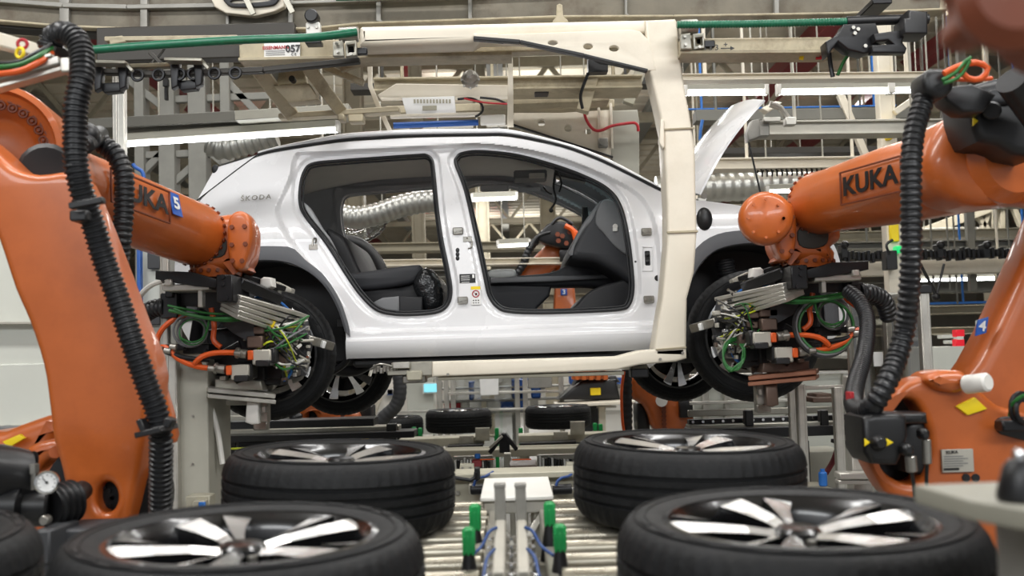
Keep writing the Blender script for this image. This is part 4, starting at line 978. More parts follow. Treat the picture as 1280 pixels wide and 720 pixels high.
# wrist
def wrist(t, mir, dy, Y):
    g = (lambda x, y: (1280 - x, y + dy)) if mir else (lambda x, y: (x, y + dy))
    def PP(pts, *a, **k): b = MB(); b.pplate([g(*p) for p in pts], *a, **k); return b
    b = PP([(226, 300), (232, 278), (248, 268), (268, 268), (288, 266), (302, 268), (312, 285), (310, 318), (304, 332), (302, 338), (242, 338), (238, 320), (228, 312)], Y, .26, .06, smooth=3, res=5); b.build('wrist_body', 'orange', t, 50)
    b = PP([(284, 276), (290, 266), (299, 263), (308, 267), (314, 278), (314, 300), (309, 322), (302, 336), (292, 336), (285, 322), (283, 300)], Y-.06, .12, .025, smooth=3, res=5); cov = b.build('wrist_cover', 'orange', t, 50)
    b = MB(); bolts(b, [g(*p) for p in ((290, 284), (306, 283), (290, 306), (307, 305), (291, 326), (303, 326))], Y-.06, .011); b.build('cover_bolts', 'orange_dark', t)
    b = PP([(247, 300), (280, 296), (281, 318), (262, 323), (246, 316)], Y-.006, .02, .006, smooth=3); b.build('wrist_recess', 'track_dark', t)
    c = W(*g(240, 279), Y+.05); b = MB(); b.lathe([(0, -.1), (.055, -.1), (.065, -.08), (.065, .05), (.05, .065), (0, .065)], c, (0, -1, 0), 28)
    for k in range(8): a = 2*PI*k/8; q = c + V((.04*math.cos(a), -.06, .04*math.sin(a))); b.cyl(q, q - V((0, .012, 0)), .009, n=6)
    b.build('wrist_drive', 'orange', t)
    c = W(*g(271, 340), Y+.13); b = MB(); b.lathe([(0, -.03), (.115, -.03), (.118, -.01), (.122, .0), (.125, .04), (.115, .06), (.10, .075), (0, .075)], c, (0, 0, 1), 40); b.build('tool_flange', 'orange', t)
    b = MB()
    for k in range(20): a = 2*PI*k/20; q = c + V((.122*math.cos(a), .122*math.sin(a), .0)); b.cyl(q, q + V((math.cos(a), math.sin(a), 0))*.008, .010, n=6)
    b.build('flange_bolts', 'orange_dark', t)
wrist(t, False, 0, 4.78)
b = MB(); b.pplate([(257, 279), (273, 282), (272, 287), (256, 284)], 4.765, .01, .002); b.build('wrist_nameplate', 'alu', t)
# turret, motor, counterbalance, gauge
b = MB(); b.pplate([(-30, 555), (0, 540), (30, 528), (72, 516), (80, 530), (72, 545), (88, 548), (92, 575), (98, 600), (100, 640), (140, 650), (165, 650), (160, 690), (-30, 690)], 3.6, .3, .06, smooth=2, res=4); b.build('turret', 'orange', t, 50)
b = MB(); b.pplate([(30, 563), (50, 552), (78, 549), (86, 556), (84, 572), (60, 575), (45, 590), (36, 590)], 3.42, .12, .03, smooth=3, res=4); b.cyl(W(69, 565, 3.4), W(69, 565, 3.38), .02, n=16); b.build('turret_yoke', 'orange', t, 50)
b = MB(); b.pplate([(3, 552), (24, 543), (30, 548), (10, 560)], 3.56, .02, .002); b.build('yellow_sticker', 'yellow', t)
b = MB(); p = W(73, 517, 3.55); b.cyl(p, p + V((.03, -.03, 0)), .022, ch=.005); b.build('end_stop', 'white_plastic', t)
b = MB(); b.tube([W(-60, 590, 3.0), W(0, 592, 3.0), W(30, 594, 3.05)], [.085, .085, .075], 24); b.tube([W(30, 594, 3.05), W(36, 596, 3.06)], [.075, .04], 24); b.build('motor', 'black', t)
b = MB(); b.cyl(W(-40, 635, 3.0), W(62, 634, 3.05), .056, n=24, ch=.006); b.cyl(W(0, 634, 3.0), W(30, 634, 3.0), .062, n=24); b.hose([W(62, 633, 3.05), W(90, 626, 3.12)], .064, .022, 24); b.cyl(W(90, 626, 3.12), W(104, 612, 3.2), .03, n=16); b.pbox(34, 596, 54, 620, 3.02, .05); b.build('counterbalance_cylinder', 'black', t)
b = MB(); p = W(60, 603, 2.95); b.lathe([(0, -.01), (.030, -.01), (.033, .0), (.033, .018), (.029, .020), (.027, .014), (0, .014)], p, (.25, -1, .1), 32); gg = b.build('pressure_gauge', 'chrome', t)
b = MB(); gn = V((.25, -1, .1)).normalized(); b.lathe([(0, .0145), (.026, .0145), (.026, .0155), (0, .0155)], p, gn, 24); b.build('dial', 'white_label', gg)
b = MB(); q = p + gn*.017; b.bar(q, q + V((-.012, -.003, .014)), .003, .002); b.cyl(q, q + gn*.003, .004)
for k in range(9): a = math.radians(-40 + k*32); b.box(q + V((.021*math.cos(a), .021*math.cos(a)*.25, .021*math.sin(a))), (.004, .001, .002), ch=0)
b.build('needle', 'black', gg)
b = MB(); b.cyl(W(43, 590, 2.98), W(43, 612, 2.98), .010, n=8); b.cyl(W(43, 580, 2.98), W(43, 592, 2.98), .014, n=6); b.cyl(W(46, 605, 2.98), W(56, 604, 2.96), .008, n=8); b.build('gauge_fitting', 'steel', t)
b = MB(); p = W(60, 649, 2.98); b.cyl(p, p - V((0, .03, 0)), .014, n=12, ch=.003); b.build('relief_valve', 'steel', t)
robot_base(t, pB.x, 3.78, W(0, 690, 3.78).z + .02)
# hoses
b = MB(); b.phose([(60, 62, 3.15), (66, 47, 3.15), (80, 41, 3.12), (96, 50, 3.10), (103, 72, 3.08), (102, 98, 3.06), (95, 130, 3.05), (94, 165, 3.05), (95, 205, 3.05), (104, 245, 3.07), (118, 285, 3.1), (130, 325, 3.12), (148, 375, 3.13), (166, 430, 3.13), (183, 480, 3.14), (196, 515, 3.15), (201, 550, 3.16), (201, 600, 3.2), (201, 660, 3.25)], .037, .0165, 18, amp=.16); b.build('cable_hose', 'hose_black', t)
b = MB(); b.phose([(112, 172, 3.85), (128, 180, 3.85), (145, 195, 3.85), (155, 222, 3.85), (155, 260, 3.85), (152, 300, 3.85), (147, 340, 3.9)], .038, .022, 18); b.build('cable_hose', 'hose_black', t)
b = MB(); b.pbox(86, 262, 108, 276, 3.02, .12); b.pbar((88, 258, 3.0), (130, 250, 3.0), 8, .03); b.build('hose_clamp', 'black', t)
b = MB(); b.pbar((180, 542, 3.08), (212, 534, 3.08), 7, .16); b.pbar((176, 524, 3.1), (184, 542, 3.1), 7, .05); b.pbar((207, 526, 3.08), (217, 530, 3.08), 12, .05); b.build('hose_clamp', 'black', t)
b = MB(); b.pbox(50, 50, 76, 66, 3.12, .14, ch=.02); b.build('hose_socket', 'black', t)
b = MB(); b.pbar((-40, 109, 3.1), (78, 77, 3.1), 10, .05); b.pbar((-40, 101, 3.1), (70, 72, 3.1), 4, .07); b.pbar((-40, 122, 3.1), (80, 88, 3.1), 5, .05); b.pbox(74, 71, 88, 90, 3.08, .08); b.build('aluminium_bracket', 'alu', t)
b = MB(); b.ppath([(-30, 94, 3.05), (20, 90, 3.05), (45, 80, 3.05), (65, 66, 3.1)], .010); b.ppath([(-30, 85, 3.05), (20, 82, 3.05), (45, 72, 3.05), (65, 60, 3.1)], .008, m=1); b.ppath([(-30, 80, 3.06), (20, 78, 3.06), (45, 66, 3.06), (65, 56, 3.1)], .007, m=2); b.build('cables', ['orange_cable', 'green_cable', 'black'], t)
b = MB(); b.pbar((-40, 40, 3.0), (58, 68, 3.3), 20, .03); one(b, 'sheet_bracket', 'cream', 'cream sheet bracket above the aluminium bar of robot 5, with a chain hook', 'bracket')
t2 = thing('chain_hook', 'small red and yellow chain link hanging on the cream sheet bracket', 'hook', W(26, 70, 2.97))
b = MB(); b.torus(W(28, 55, 2.97), .013, .005, (.3, -1, 0), 18, 8); b.build('red_link', 'red', t2)
b = MB(); b.torus(W(25, 66, 2.965), .014, .005, (-.4, -1, 0), 18, 8); b.build('yellow_link', 'yellow', t2)

# ---- right robot ----
pB = W(1240, 640, 3.55)
t = thing('industrial_robot', 'large orange robot with blue number 4, its arm reaching to the front wheel', 'robot', (pB.x, 3.7, 0), 'orange robots fitting wheels')
A, B, ax, L = forearm(t, (1262, 196, 3.62), (1012, 257, 4.85), .165, .142, 'KUKA', (1089, 227), 0, None, -1)
wrist(t, True, -12, 4.78)
b = MB(); c = W(957, 273, 4.66); b.lathe([(0, -.08), (.105, -.08), (.122, -.04), (.122, .01), (.112, .035), (.09, .05), (0, .055)], c, (-.15, -1, 0), 48); bolts(b, ringpx(957, 273, 22, 24, 9), 4.60, .007); b.build('wrist_disc', 'orange', t)
b = MB(); b.pplate([(1182, 150), (1205, 146), (1240, 162), (1300, 150), (1400, 150), (1420, 200), (1400, 250), (1300, 248), (1230, 256), (1180, 240), (1160, 200)], 3.60, .30, .08, smooth=3, res=5); b.build('forearm_root', 'orange', t, 50)
b = MB(); b.pplate([(1318, 215), (1282, 268), (1262, 312), (1241, 360), (1216, 414), (1195, 452), (1176, 478), (1185, 520), (1380, 560), (1420, 420), (1440, 240), (1420, 170), (1360, 165)], 3.82, .24, .06, res=5, k=.8); b.build('lower_arm', 'orange', t, 50)
b = MB(); b.pplate([(1223, 400), (1236, 396), (1233, 416), (1220, 420)], 3.815, .012, .001); st = b.build('number_sticker', 'label_blue', t)
b = MB(); b.ptext('4', 13, 1228.3, 408, 3.813, -12, .02); b.build('number_figure', 'white_label', st)
b = MB(); b.pplate([(1078, 566), (1090, 596), (1107, 619), (1143, 640), (1170, 690), (1330, 690), (1330, 540), (1276, 516), (1262, 512), (1249, 509), (1235, 503), (1216, 486), (1196, 474), (1165, 468), (1138, 473), (1122, 482), (1108, 497), (1090, 525)], 3.35, .14, .025, smooth=3, res=4, k=.4, holes=[[(1097, 560), (1101, 535), (1113, 512), (1133, 499), (1148, 506), (1160, 532), (1164, 565), (1156, 595), (1141, 606), (1120, 600), (1104, 586)]]); b.build('turret', 'orange', t, 50)
b = MB(); b.pplate([(1160, 476), (1170, 466), (1195, 463), (1210, 466), (1214, 482), (1200, 492), (1175, 488)], 3.30, .20, .04, smooth=3); b.build('turret_lug', 'orange', t)
b = MB(); p = W(1206, 481, 3.3); b.cyl(p, p + V((.045, -.07, .01)), .030, ch=.006); b.build('end_stop', 'white_plastic', t)
b = MB(); b.pplate([(1196, 508), (1219, 497), (1234, 511), (1210, 519)], 3.335, .02, .001); b.build('yellow_sticker', 'yellow', t)
b = MB(); b.pbox(1178, 562, 1217, 590, 3.335, .012, ch=.001); pl = b.build('type_plate', 'alu_paint', t); pl['label'] = 'silver type plate'
b = MB(); b.ptext('KUKA', 4, 1190, 565.5, 3.332, 0, .03); b.pbox(1180, 585, 1199, 588, 3.333, .001, ch=0); b.build('plate_text', 'black', pl)
b = MB()
for k in range(5): b.pbox(1180, 570 + k*3, 1204 + (k % 2)*6, 571 + k*3, 3.333, .001, ch=0)
b.build('plate_print', 'mid_grey', pl)
b = MB()
for x in (1207, 1219, 1262): p = W(x, 597 if x < 1250 else 583, 3.35); b.cyl(p - V((0, .006, 0)), p, .013, n=16)
b.pplate([(1245, 530), (1255, 521), (1300, 525), (1300, 552), (1262, 546), (1248, 540)], 3.34, .02, .004, smooth=3); b.build('turret_openings', 'black', t)
b = MB(); b.torus(W(1278, 512, 3.28), .05, .010, (.5, -1, .1), 24, 8); b.torus(W(1280, 514, 3.25), .036, .008, (.5, -1, .1), 24, 8); b.pbar((1248, 532, 3.28), (1300, 530, 3.28), 14, .06); b.build('cable_coil', 'black_metal', t)
b = MB(); b.ppath([(1262, 520, 3.27), (1266, 504, 3.25), (1280, 494, 3.22)], .006); b.build('green_cable', 'green_cable', t)
b = MB(); b.pplate([(1079, 522), (1092, 517), (1120, 516), (1134, 520), (1136, 545), (1128, 570), (1122, 582), (1090, 580), (1081, 566)], 3.18, .20, .02, res=4); b.pplate([(1086, 516), (1160, 516), (1162, 530), (1090, 532)], 3.25, .15, .02); b.pplate([(1128, 530), (1160, 528), (1160, 596), (1130, 590)], 3.38, .1, .015); mo = b.build('motor', 'black', t)
b = MB(); p = W(1097, 553, 3.18); b.cyl(p, p - V((0, .035, 0)), .026, .018, ch=.005); b.build('motor_button', 'black', mo)
b = MB(); b.pplate([(1081, 548), (1081, 558), (1088, 553)], 3.175, .006, .001); b.pplate([(1108, 548), (1108, 558), (1117, 553)], 3.175, .006, .001); b.build('warning_arrow', 'yellow', mo)
b = MB(); b.cyl(W(1138, 570, 3.16), W(1140, 590, 3.16), .017, n=14, ch=.003); b.cyl(W(1158, 549, 3.2), W(1159, 580, 3.2), .014, n=14, ch=.003); b.build('connector', 'steel', t)
b = MB(); b.pbox(1130, 555, 1144, 570, 3.14, .06, ch=.01); b.ppath([(1140, 590, 3.16), (1142, 605, 3.2), (1144, 625, 3.25)], .006); b.ppath([(1159, 580, 3.2), (1158, 600, 3.22), (1160, 625, 3.25)], .006); b.pbox(1152, 536, 1163, 550, 3.18, .05, ch=.008); b.build('connector_cable', 'black', t)
b = MB(); b.lathe([(0, -.02), (.15, -.02), (.16, .02), (0, .02)], W(1128, 553, 3.54), (0, -1, 0), 32); b.pbox(1096, 500, 1166, 612, 3.55, .02); b.build('motor_well', 'black_metal', t)
b = MB(); b.pplate([(1212, 120), (1222, 104), (1250, 96), (1300, 100), (1300, 196), (1268, 192), (1248, 180), (1225, 176), (1218, 160)], 3.40, .25, .03, res=4); b.build('elbow_motor', 'black', t)
b = MB(); b.cyl(W(1240, 138, 3.4), W(1240, 138, 3.36), .03, n=20, ch=.006); b.pplate([(1222, 122), (1240, 110), (1290, 112), (1290, 128), (1232, 132)], 3.38, .05, .01); b.cyl(W(1264, 100, 3.2), W(1300, 150, 3.3), .05, n=20); b.build('motor_housing', 'black_metal', t)
b = MB(); b.pplate([(1217, 147), (1217, 157), (1223, 151)], 3.39, .01, .001); b.build('warning_arrow', 'yellow', t)
robot_base(t, pB.x + .05, 3.72, W(1240, 690, 3.72).z + .02)
b = MB(); b.phose([(1172, 100, 3.25), (1160, 112, 3.25), (1150, 140, 3.24), (1142, 170, 3.22), (1139, 210, 3.2), (1139, 270, 3.2), (1139, 320, 3.2), (1136, 370, 3.22), (1131, 410, 3.25), (1122, 445, 3.24), (1110, 475, 3.2), (1097, 499, 3.2), (1085, 512, 3.25), (1073, 513, 3.4), (1067, 503, 3.6), (1070, 478, 3.85), (1081, 440, 4.15), (1084, 400, 4.4), (1074, 376, 4.55), (1060, 364, 4.65)], .034, .022, 20, amp=.15); b.build('cable_hose', 'hose_black', t)
b = MB(); b.pplate([(1156, 92), (1166, 84), (1185, 86), (1194, 96), (1192, 112), (1178, 122), (1160, 116), (1155, 104)], 3.18, .13, .02, smooth=2); b.pplate([(1176, 110), (1215, 104), (1246, 118), (1230, 140), (1204, 140), (1184, 126)], 3.3, .1, .01); b.build('hose_bracket', 'black', t)
b = MB(); b.ppath([(1180, 92, 3.15), (1200, 82, 3.15), (1222, 78, 3.15), (1235, 86, 3.15), (1224, 100, 3.15), (1206, 96, 3.15), (1200, 84, 3.15)], .010); b.ppath([(1186, 98, 3.18), (1210, 100, 3.18), (1240, 98, 3.18)], .007); b.build('orange_cable', 'orange_cable', t)
b = MB(); b.ppath([(1178, 100, 3.14), (1196, 90, 3.14), (1205, 78, 3.14), (1214, 72, 3.14)], .006); b.ppath([(1180, 104, 3.14), (1200, 96, 3.14), (1212, 76, 3.14)], .006); b.build('green_cable', 'green_cable', t)
b = MB(); b.pbox(1063, 490, 1068, 504, 3.5, .05); b.build('red_clip', 'red', t)

# ---- out of focus robot arm close to the camera, upper right ----
t = thing('industrial_robot', 'blurred brown orange robot arm close up above the arm of robot 4', 'robot', (1.1, 1.16, 0))
b = MB(); b.pplate([(1128, -40), (1148, -8), (1163, 14), (1168, 34), (1160, 55), (1162, 68), (1172, 75), (1195, 76), (1208, 66), (1222, 66), (1238, 86), (1268, 104), (1320, 116), (1500, 150), (1900, 170), (1960, 60), (1900, -40), (1500, -60)], 1.05, .13, .04, smooth=3, res=5, k=1); b.build('arm_housing', 'orange_dark', t, 50)
b = MB(); b.lathe([(0, -.02), (.05, -.02), (.055, .0), (.04, .02), (0, .025)], W(1262, 0, 1.06), (-.1, -1, .1), 32); b.build('joint_cover', 'orange_dark', t)
b = MB(); p = W(1860, 60, 1.16); b.lathe([(.16, 0), (.16, .04), (.11, .08), (.10, p.z*.6), (.09, p.z), (0, p.z)], (p.x, 1.16, 0), n=32); b.build('column', 'orange_dark', t)

# ================= wheel grippers =================
rnd = random.Random(7)
def gripper(label, mir):
    drop = lambda y: -12 - 10 * max(0, min(1, (y - 362) / 35))
    g = (lambda p: (1280 - p[0], p[1] + drop(p[1]), *p[2:])) if mir else (lambda p: p)
    t = thing('wheel_gripper', label, 'gripper', W(*g((271, 345, 5.0))), 'wheel grippers on the robots')
    def bx(b, x0, y0, x1, y1, Y, d, m=0):
        a, c = g((x0, y0)), g((x1, y1)); b.pbox(min(a[0], c[0]), min(a[1], c[1]), max(a[0], c[0]), max(a[1], c[1]), Y, d, m)
    def pl(b, pts, Y, d, bev=.004, m=0): b.pplate([g(p) for p in pts], Y, d, bev, m=m)
    def tb(b, pts, r, m=0): b.ppath([g(p) for p in pts], r, 8, m)
    def br(b, p, q, h, d, m=0): b.pbar(g(p), g(q), h, d, m)
    def bl(b, pts, Y, r, m=0):
        for p in pts: c = W(*g(p), Y); b.cyl(c, c - V((0, .012, 0)), r, n=8, m=m)
    b = MB(); pl(b, [(194, 338), (240, 340), (274, 350), (274, 360), (244, 358), (194, 349)], 4.72, .34); bx(b, 270, 343, 291, 378, 4.68, .3); bl(b, [(279, 346), (279, 355), (283, 373)], 4.68, .011); b.build('adapter_plate', 'black_metal', t)
    b = MB(); bx(b, 203, 355, 262, 363, 4.74, .2); bx(b, 247, 360, 253, 384, 4.76, .05); bx(b, 205, 349, 214, 357, 4.70, .05); b.build('slide_rail', 'alu', t)
    b = MB(); pl(b, [(224, 360), (262, 360), (292, 380), (318, 400), (318, 432), (290, 416), (252, 384), (226, 382)], 4.95, .25); b.build('mounting_web', 'dark_grey', t)
    b = MB(); br(b, (292, 349, 4.85), (344, 371, 5.1), 14, .12); br(b, (300, 344, 4.95), (360, 362, 5.2), 7, .06); b.build('upper_arm_bar', 'black_metal', t)
    b = MB(); pl(b, [(325, 349), (329, 346), (339, 347), (340, 358), (334, 361), (324, 357)], 5.0, .10, .01); b.build('white_sensor', 'white_plastic', t)
    b = MB(); pl(b, [(340, 353), (346, 352), (365, 361), (364, 366), (348, 363), (346, 374), (340, 372)], 5.15, .08); b.build('centring_bracket', 'zinc', t)
    for k in range(5):
        b = MB(); o = k*5.6; br(b, (290 - k*1.0, 368 + o, 4.78), (376 - k*4, 393 + o, 5.20), 5.4, .12); b.build('profile_beam', 'alu', t)
    b = MB(); pl(b, [(322, 401), (334, 398), (344, 402), (341, 410), (330, 408)], 4.98, .02, .002); b.build('yellow_label', 'yellow', t)
    b = MB(); bx(b, 307, 408, 330, 418, 4.95, .12); bx(b, 308, 420, 328, 435, 4.93, .12); bx(b, 331, 412, 345, 420, 4.98, .06); bx(b, 332, 424, 346, 433, 4.98, .06); bx(b, 336, 440, 356, 456, 5.0, .08); b.build('valve_block', 'copper_brown', t)
    b = MB(); pl(b, [(374, 420), (384, 417), (388, 432), (377, 434)], 5.30, .06, .006); b.build('finger_pad', 'black', t)
    b = MB(); br(b, (384, 424, 5.32), (416, 433, 5.45), 11, .03); b.build('finger_bar', 'steel', t)
    b = MB(); br(b, (402, 430, 5.36), (406, 431, 5.37), 9, .03); b.build('finger_mark', 'white_label', t)
    b = MB(); pl(b, [(268, 473), (290, 473), (296, 479), (308, 474), (326, 476), (328, 488), (268, 488)], 5.05, .14, .008); bx(b, 274, 470, 282, 476, 5.0, .06); b.build('lower_block', 'copper_brown' if mir else 'zinc', t)
    b = MB(); br(b, (258, 486, 5.0), (342, 494, 5.12), 6, .14); br(b, (258, 493, 5.0), (342, 501, 5.12), 5, .16); b.build('lower_beam', 'rust_alu' if mir else 'alu', t)
    b = MB(); pl(b, [(308, 502), (323, 503), (322, 530), (314, 531), (306, 528)], 5.05, .08, .01); b.build('lower_finger', 'copper_brown' if mir else 'white_plastic', t)
    b = MB(); bx(b, 324, 502, 335, 528, 5.1, .06); bx(b, 327, 508, 332, 516, 5.06, .05); bx(b, 316, 526, 334, 538, 5.2, .06); b.build('finger_slide', 'steel', t)
    # servo motors with orange cables
    for (x, y) in ((303, 441), (276, 460)):
        b = MB(); bx(b, x+12, y-4, x+35, y+15, 4.86, .12); b.build('servo_motor', 'alu_paint', t)
        b = MB(); bx(b, x+16, y+9, x+34, y+17, 4.84, .10); bx(b, x+30, y-6, x+40, y+13, 4.88, .1); b.build('servo_base', 'black', t)
        b = MB(); bx(b, x+6, y-3, x+13, y+9, 4.85, .08); b.build('servo_plug', 'orange_cable', t)
        b = MB(); c0, c1 = W(*g((x-8, y)), 4.88), W(*g((x+6, y+2)), 4.88); b.cyl(c0, c1, .022, n=14, ch=.003); b.cyl(c0, c0.lerp(c1, .3), .027, n=14, ch=.003); b.build('servo_connector', 'steel', t)
    for pts in ([(296, 441, 4.88), (270, 441, 4.86), (252, 446, 4.84), (243, 455, 4.85), (250, 455, 4.9)], [(270, 461, 4.88), (245, 458, 4.86), (222, 448, 4.85), (208, 434, 4.85), (198, 434, 4.88), (196, 425, 4.9), (204, 410, 4.9), (222, 396, 4.92), (232, 394, 4.95)], [(264, 385, 4.9), (268, 410, 4.9), (266, 425, 4.9), (276, 434, 4.9)]):
        b = MB(); tb(b, pts, .013); b.build('orange_cable', 'orange_cable', t)
    b = MB(); tb(b, [(212, 388, 4.85), (240, 394, 4.8), (262, 398, 4.78), (290, 398, 4.8), (312, 394, 4.9)], .009); tb(b, [(210, 382, 4.87), (240, 388, 4.82), (264, 392, 4.8), (300, 392, 4.85)], .006); tb(b, [(218, 386, 4.83), (250, 397, 4.79), (285, 401, 4.8), (318, 398, 4.95)], .006); tb(b, [(262, 396, 4.8), (256, 420, 4.83), (240, 428, 4.85), (225, 422, 4.85)], .005); b.build('green_cable', 'green_cable', t)
    b = MB()
    for k in range(3): b.torus(W(*g((238 + k, 413 + k)), 4.9 + .02*k), .078 - .008*k, .006, (.2*(-1)**k, -1, .1*k), 32, 8)
    b.build('coiled_cable', 'mid_grey', t)
    b = MB(); b.torus(W(*g((241, 415)), 4.88), .062, .004, (.1, -1, .2), 32, 8); b.build('coiled_green_cable', 'green_cable', t)
    b = MB(); b.hose([W(*g(p)) for p in ((168, 420, 5.05), (176, 398, 5.0), (192, 386, 4.95), (208, 384, 4.92))], .045, .024, 16); bx(b, 200, 366, 222, 398, 4.9, .14); bx(b, 206, 360, 216, 372, 4.88, .1); b.build('hose_end', 'hose_black', t)
    if not mir:
        b = MB(); tb(b, [(204, 351, 4.8), (190, 356, 4.85), (178, 366, 4.9), (170, 380, 5.0)], .013); b.build('white_air_tube', 'white_plastic', t)
    b = MB(); tb(b, [(255, 440, 4.95), (270, 445, 4.95), (300, 430, 4.95)], .018); bx(b, 228, 430, 262, 442, 4.98, .12); bx(b, 205, 430, 230, 438, 4.9, .05); tb(b, [(200, 437, 4.85), (230, 447, 4.85), (262, 450, 4.88)], .012); bx(b, 296, 452, 330, 476, 5.05, .14); bx(b, 330, 455, 352, 474, 5.1, .1); b.build('drive_unit', 'black_metal', t)
    b = MB()
    for x, y in ((199, 436), (209, 438), (264, 460), (297, 441), (216, 433)): c0, c1 = W(*g((x-4, y)), 4.84), W(*g((x+5, y+1)), 4.84); b.cyl(c0, c1, .015, n=10, ch=.003)
    b.build('cable_glands', 'steel', t)
    for pts, Y, d, m in (([(255, 412), (300, 408), (330, 430), (352, 446), (350, 482), (300, 482), (262, 466)], 5.12, .2, 'black_metal'), ([(330, 385), (378, 392), (386, 430), (376, 470), (346, 478), (330, 440)], 5.36, .14, 'dark_grey')):
        b = MB(); pl(b, pts, Y, d, .02); b.build('core_block', m, t)
    FM = ['chrome', 'white_plastic', 'black', 'copper_brown', 'alu_paint', 'alu_paint']
    k = 0
    while k < 70:                                      # fine valve fittings and short wires around the hub
        x, y = rnd.uniform(300, 386), rnd.uniform(386, 478)
        if (x - 348)**2/42**2 + (y-432)**2/48**2 > 1: continue
        k += 1; b = MB(); w, h = rnd.uniform(2, 9), rnd.uniform(1.5, 6); bx(b, x-w/2, y-h/2, x+w/2, y+h/2, rnd.uniform(5.06, 5.30), .05); b.build('fitting', FM[rnd.randrange(6)], t)
    for k in range(28):
        x, y = rnd.uniform(330, 380), rnd.uniform(384, 470); c = W(*g((x, y)), rnd.uniform(5.05, 5.2)); c1 = c + V((rnd.uniform(-.06, .06), rnd.uniform(-.06, .02), rnd.uniform(-.03, .03))); b = MB(); b.cyl(c, c1, rnd.uniform(.005, .010), n=8); b.build('pin_fitting', FM[rnd.choice((0, 0, 1, 5))], t)
    WM = ['green_cable', 'lime', 'white_plastic', 'black', 'mid_grey', 'black']
    for k in range(46):
        x, y, Y = rnd.uniform(318, 350), rnd.uniform(396, 450), rnd.uniform(4.98, 5.1); x2, y2 = rnd.uniform(352, 386), rnd.uniform(392, 472)
        b = MB(); tb(b, [(x, y, Y), ((x+x2)/2, (y+y2)/2 + rnd.uniform(-12, 12), Y - .04), (x2, y2, Y + .12)], rnd.uniform(.003, .006)); b.build('wire', WM[rnd.choice((0, 0, 1, 2, 2, 3, 4, 5))], t)
    if mir:
        for k in range(6):
            b = MB(); j1, j2 = rnd.uniform(-4, 4), rnd.uniform(-4, 4); tb(b, [(352+j1, 452, 5.0), (350+j2, 468, 4.97), (358+j1, 482+j2, 4.96), (369+j2, 484+j1, 4.98), (376, 470+j1, 5.0), (372+j2, 452, 5.02), (360, 444+j1, 5.05)], .005); b.build('looped_wire', 'green_cable', t)
        for k in range(3): b = MB(); b.torus(W(*g((247 + k*2, 430)), 4.86), .125 + .01*k, .007, (.1*k-.1, -1, .1), 40, 6); b.build('looped_cable', ['green_cable', 'mid_grey', 'black'][k], t)
    b = MB(); tb(b, [(318, 372, 5.05), (338, 372, 5.08), (352, 379, 5.12), (360, 386, 5.18)], .006); tb(b, [(360, 394, 5.2), (366, 402, 5.2), (364, 412, 5.2)], .007); tb(b, [(350, 478, 5.2), (362, 470, 5.2), (366, 456, 5.2)], .008); b.build('blue_air_tube', 'blue_cable', t)
    b = MB(); br(b, (338, 484, 5.15), (368, 452, 5.3), 8, .06); bx(b, 355, 462, 372, 470, 5.25, .08); pl(b, [(362, 466), (384, 450), (388, 452), (378, 474), (366, 480)], 5.45, .02); b.build('lower_link', 'steel', t)
    return t
gripper('wheel gripper full of wires on robot 5, holding the rear wheel of the car', False)
gripper('wheel gripper with copper lower bar on robot 4, holding the front wheel of the car', True)
# ================= the hall =================
b = MB(); b.box((0, 24, -.05), (60, 58, .1), ch=0); struct(b, 'floor', 'floor')
b = MB(); b.box((0, 24, 7.06), (60, 58, .1), ch=0)
for k in range(60): b.box((0, 4 + k*.8, 7.0), (60, .10, .05), ch=0)
struct(b, 'ceiling', 'roof')
b = MB(); b.box((0, 53, 3.5), (60, .2, 7.2), ch=0); struct(b, 'wall_back', 'wall')
b = MB(); b.box((-24, 24, 3.5), (.2, 58, 7.2), ch=0); struct(b, 'wall_left', 'wall')
b = MB(); b.box((24, 24, 3.5), (.2, 58, 7.2), ch=0); struct(b, 'wall_right', 'wall')
# roof steel
for k, (Y, tx) in enumerate(((13, 'nearest'), (19, 'second'), (26, 'third'), (34, 'fourth'), (43, 'farthest'))):
    t = thing('roof_truss', '%s beige lattice truss across the hall under the roof' % tx, 'truss', (0, Y, 5.7), 'roof trusses')
    b = MB(); b.box((0, Y, 6.85), (40, .18, .2)); b.build('top_chord', 'hall_beige', t)
    b = MB(); b.box((0, Y, 5.75), (40, .18, .16)); b.build('bottom_chord', 'hall_beige', t)
    b = MB()
    for j in range(-12, 13):
        x = j*1.6; b.bar((x, Y, 5.8), (x+.8, Y, 6.8), .09, .09, (0, 1, 0)); b.bar((x+.8, Y, 6.8), (x+1.6, Y, 5.8), .09, .09, (0, 1, 0))
    b.build('lattice', 'hall_beige', t)
for x, w, m, tx in ((-6.2, .35, 'dark_red', 'dark red roof beam running away at upper left, left of the carrier frame'), (-1.7, .22, 'red', 'red roof beam running away above the jig panel'), (5.3, .5, 'dark_red', 'broad dark red roof beam running away right of the lifting frame'), (7.6, .3, 'dark_red', 'dark red roof beam running away above the black latch')):
    b = MB(); b.box((x, 24, 6.55), (w, 48, .3)); b.box((x, 24, 6.72), (w*.5, 48, .06)); one(b, 'roof_girder', m, tx, 'beam', 'red roof beams')
for x, tx in ((-9.5, 'leftmost'), (-4.2, 'second from the left'), (-.2, 'middle'), (3.2, 'second from the right'), (9.4, 'rightmost')):
    b = MB(); b.box((x, 26, 6.75), (.16, 46, .28)); b.box((x, 26, 6.6), (.3, 46, .03)); one(b, 'purlin', 'hall_grey', 'grey steel purlin running away under the roof, %s of five' % tx, 'beam', 'grey purlins')
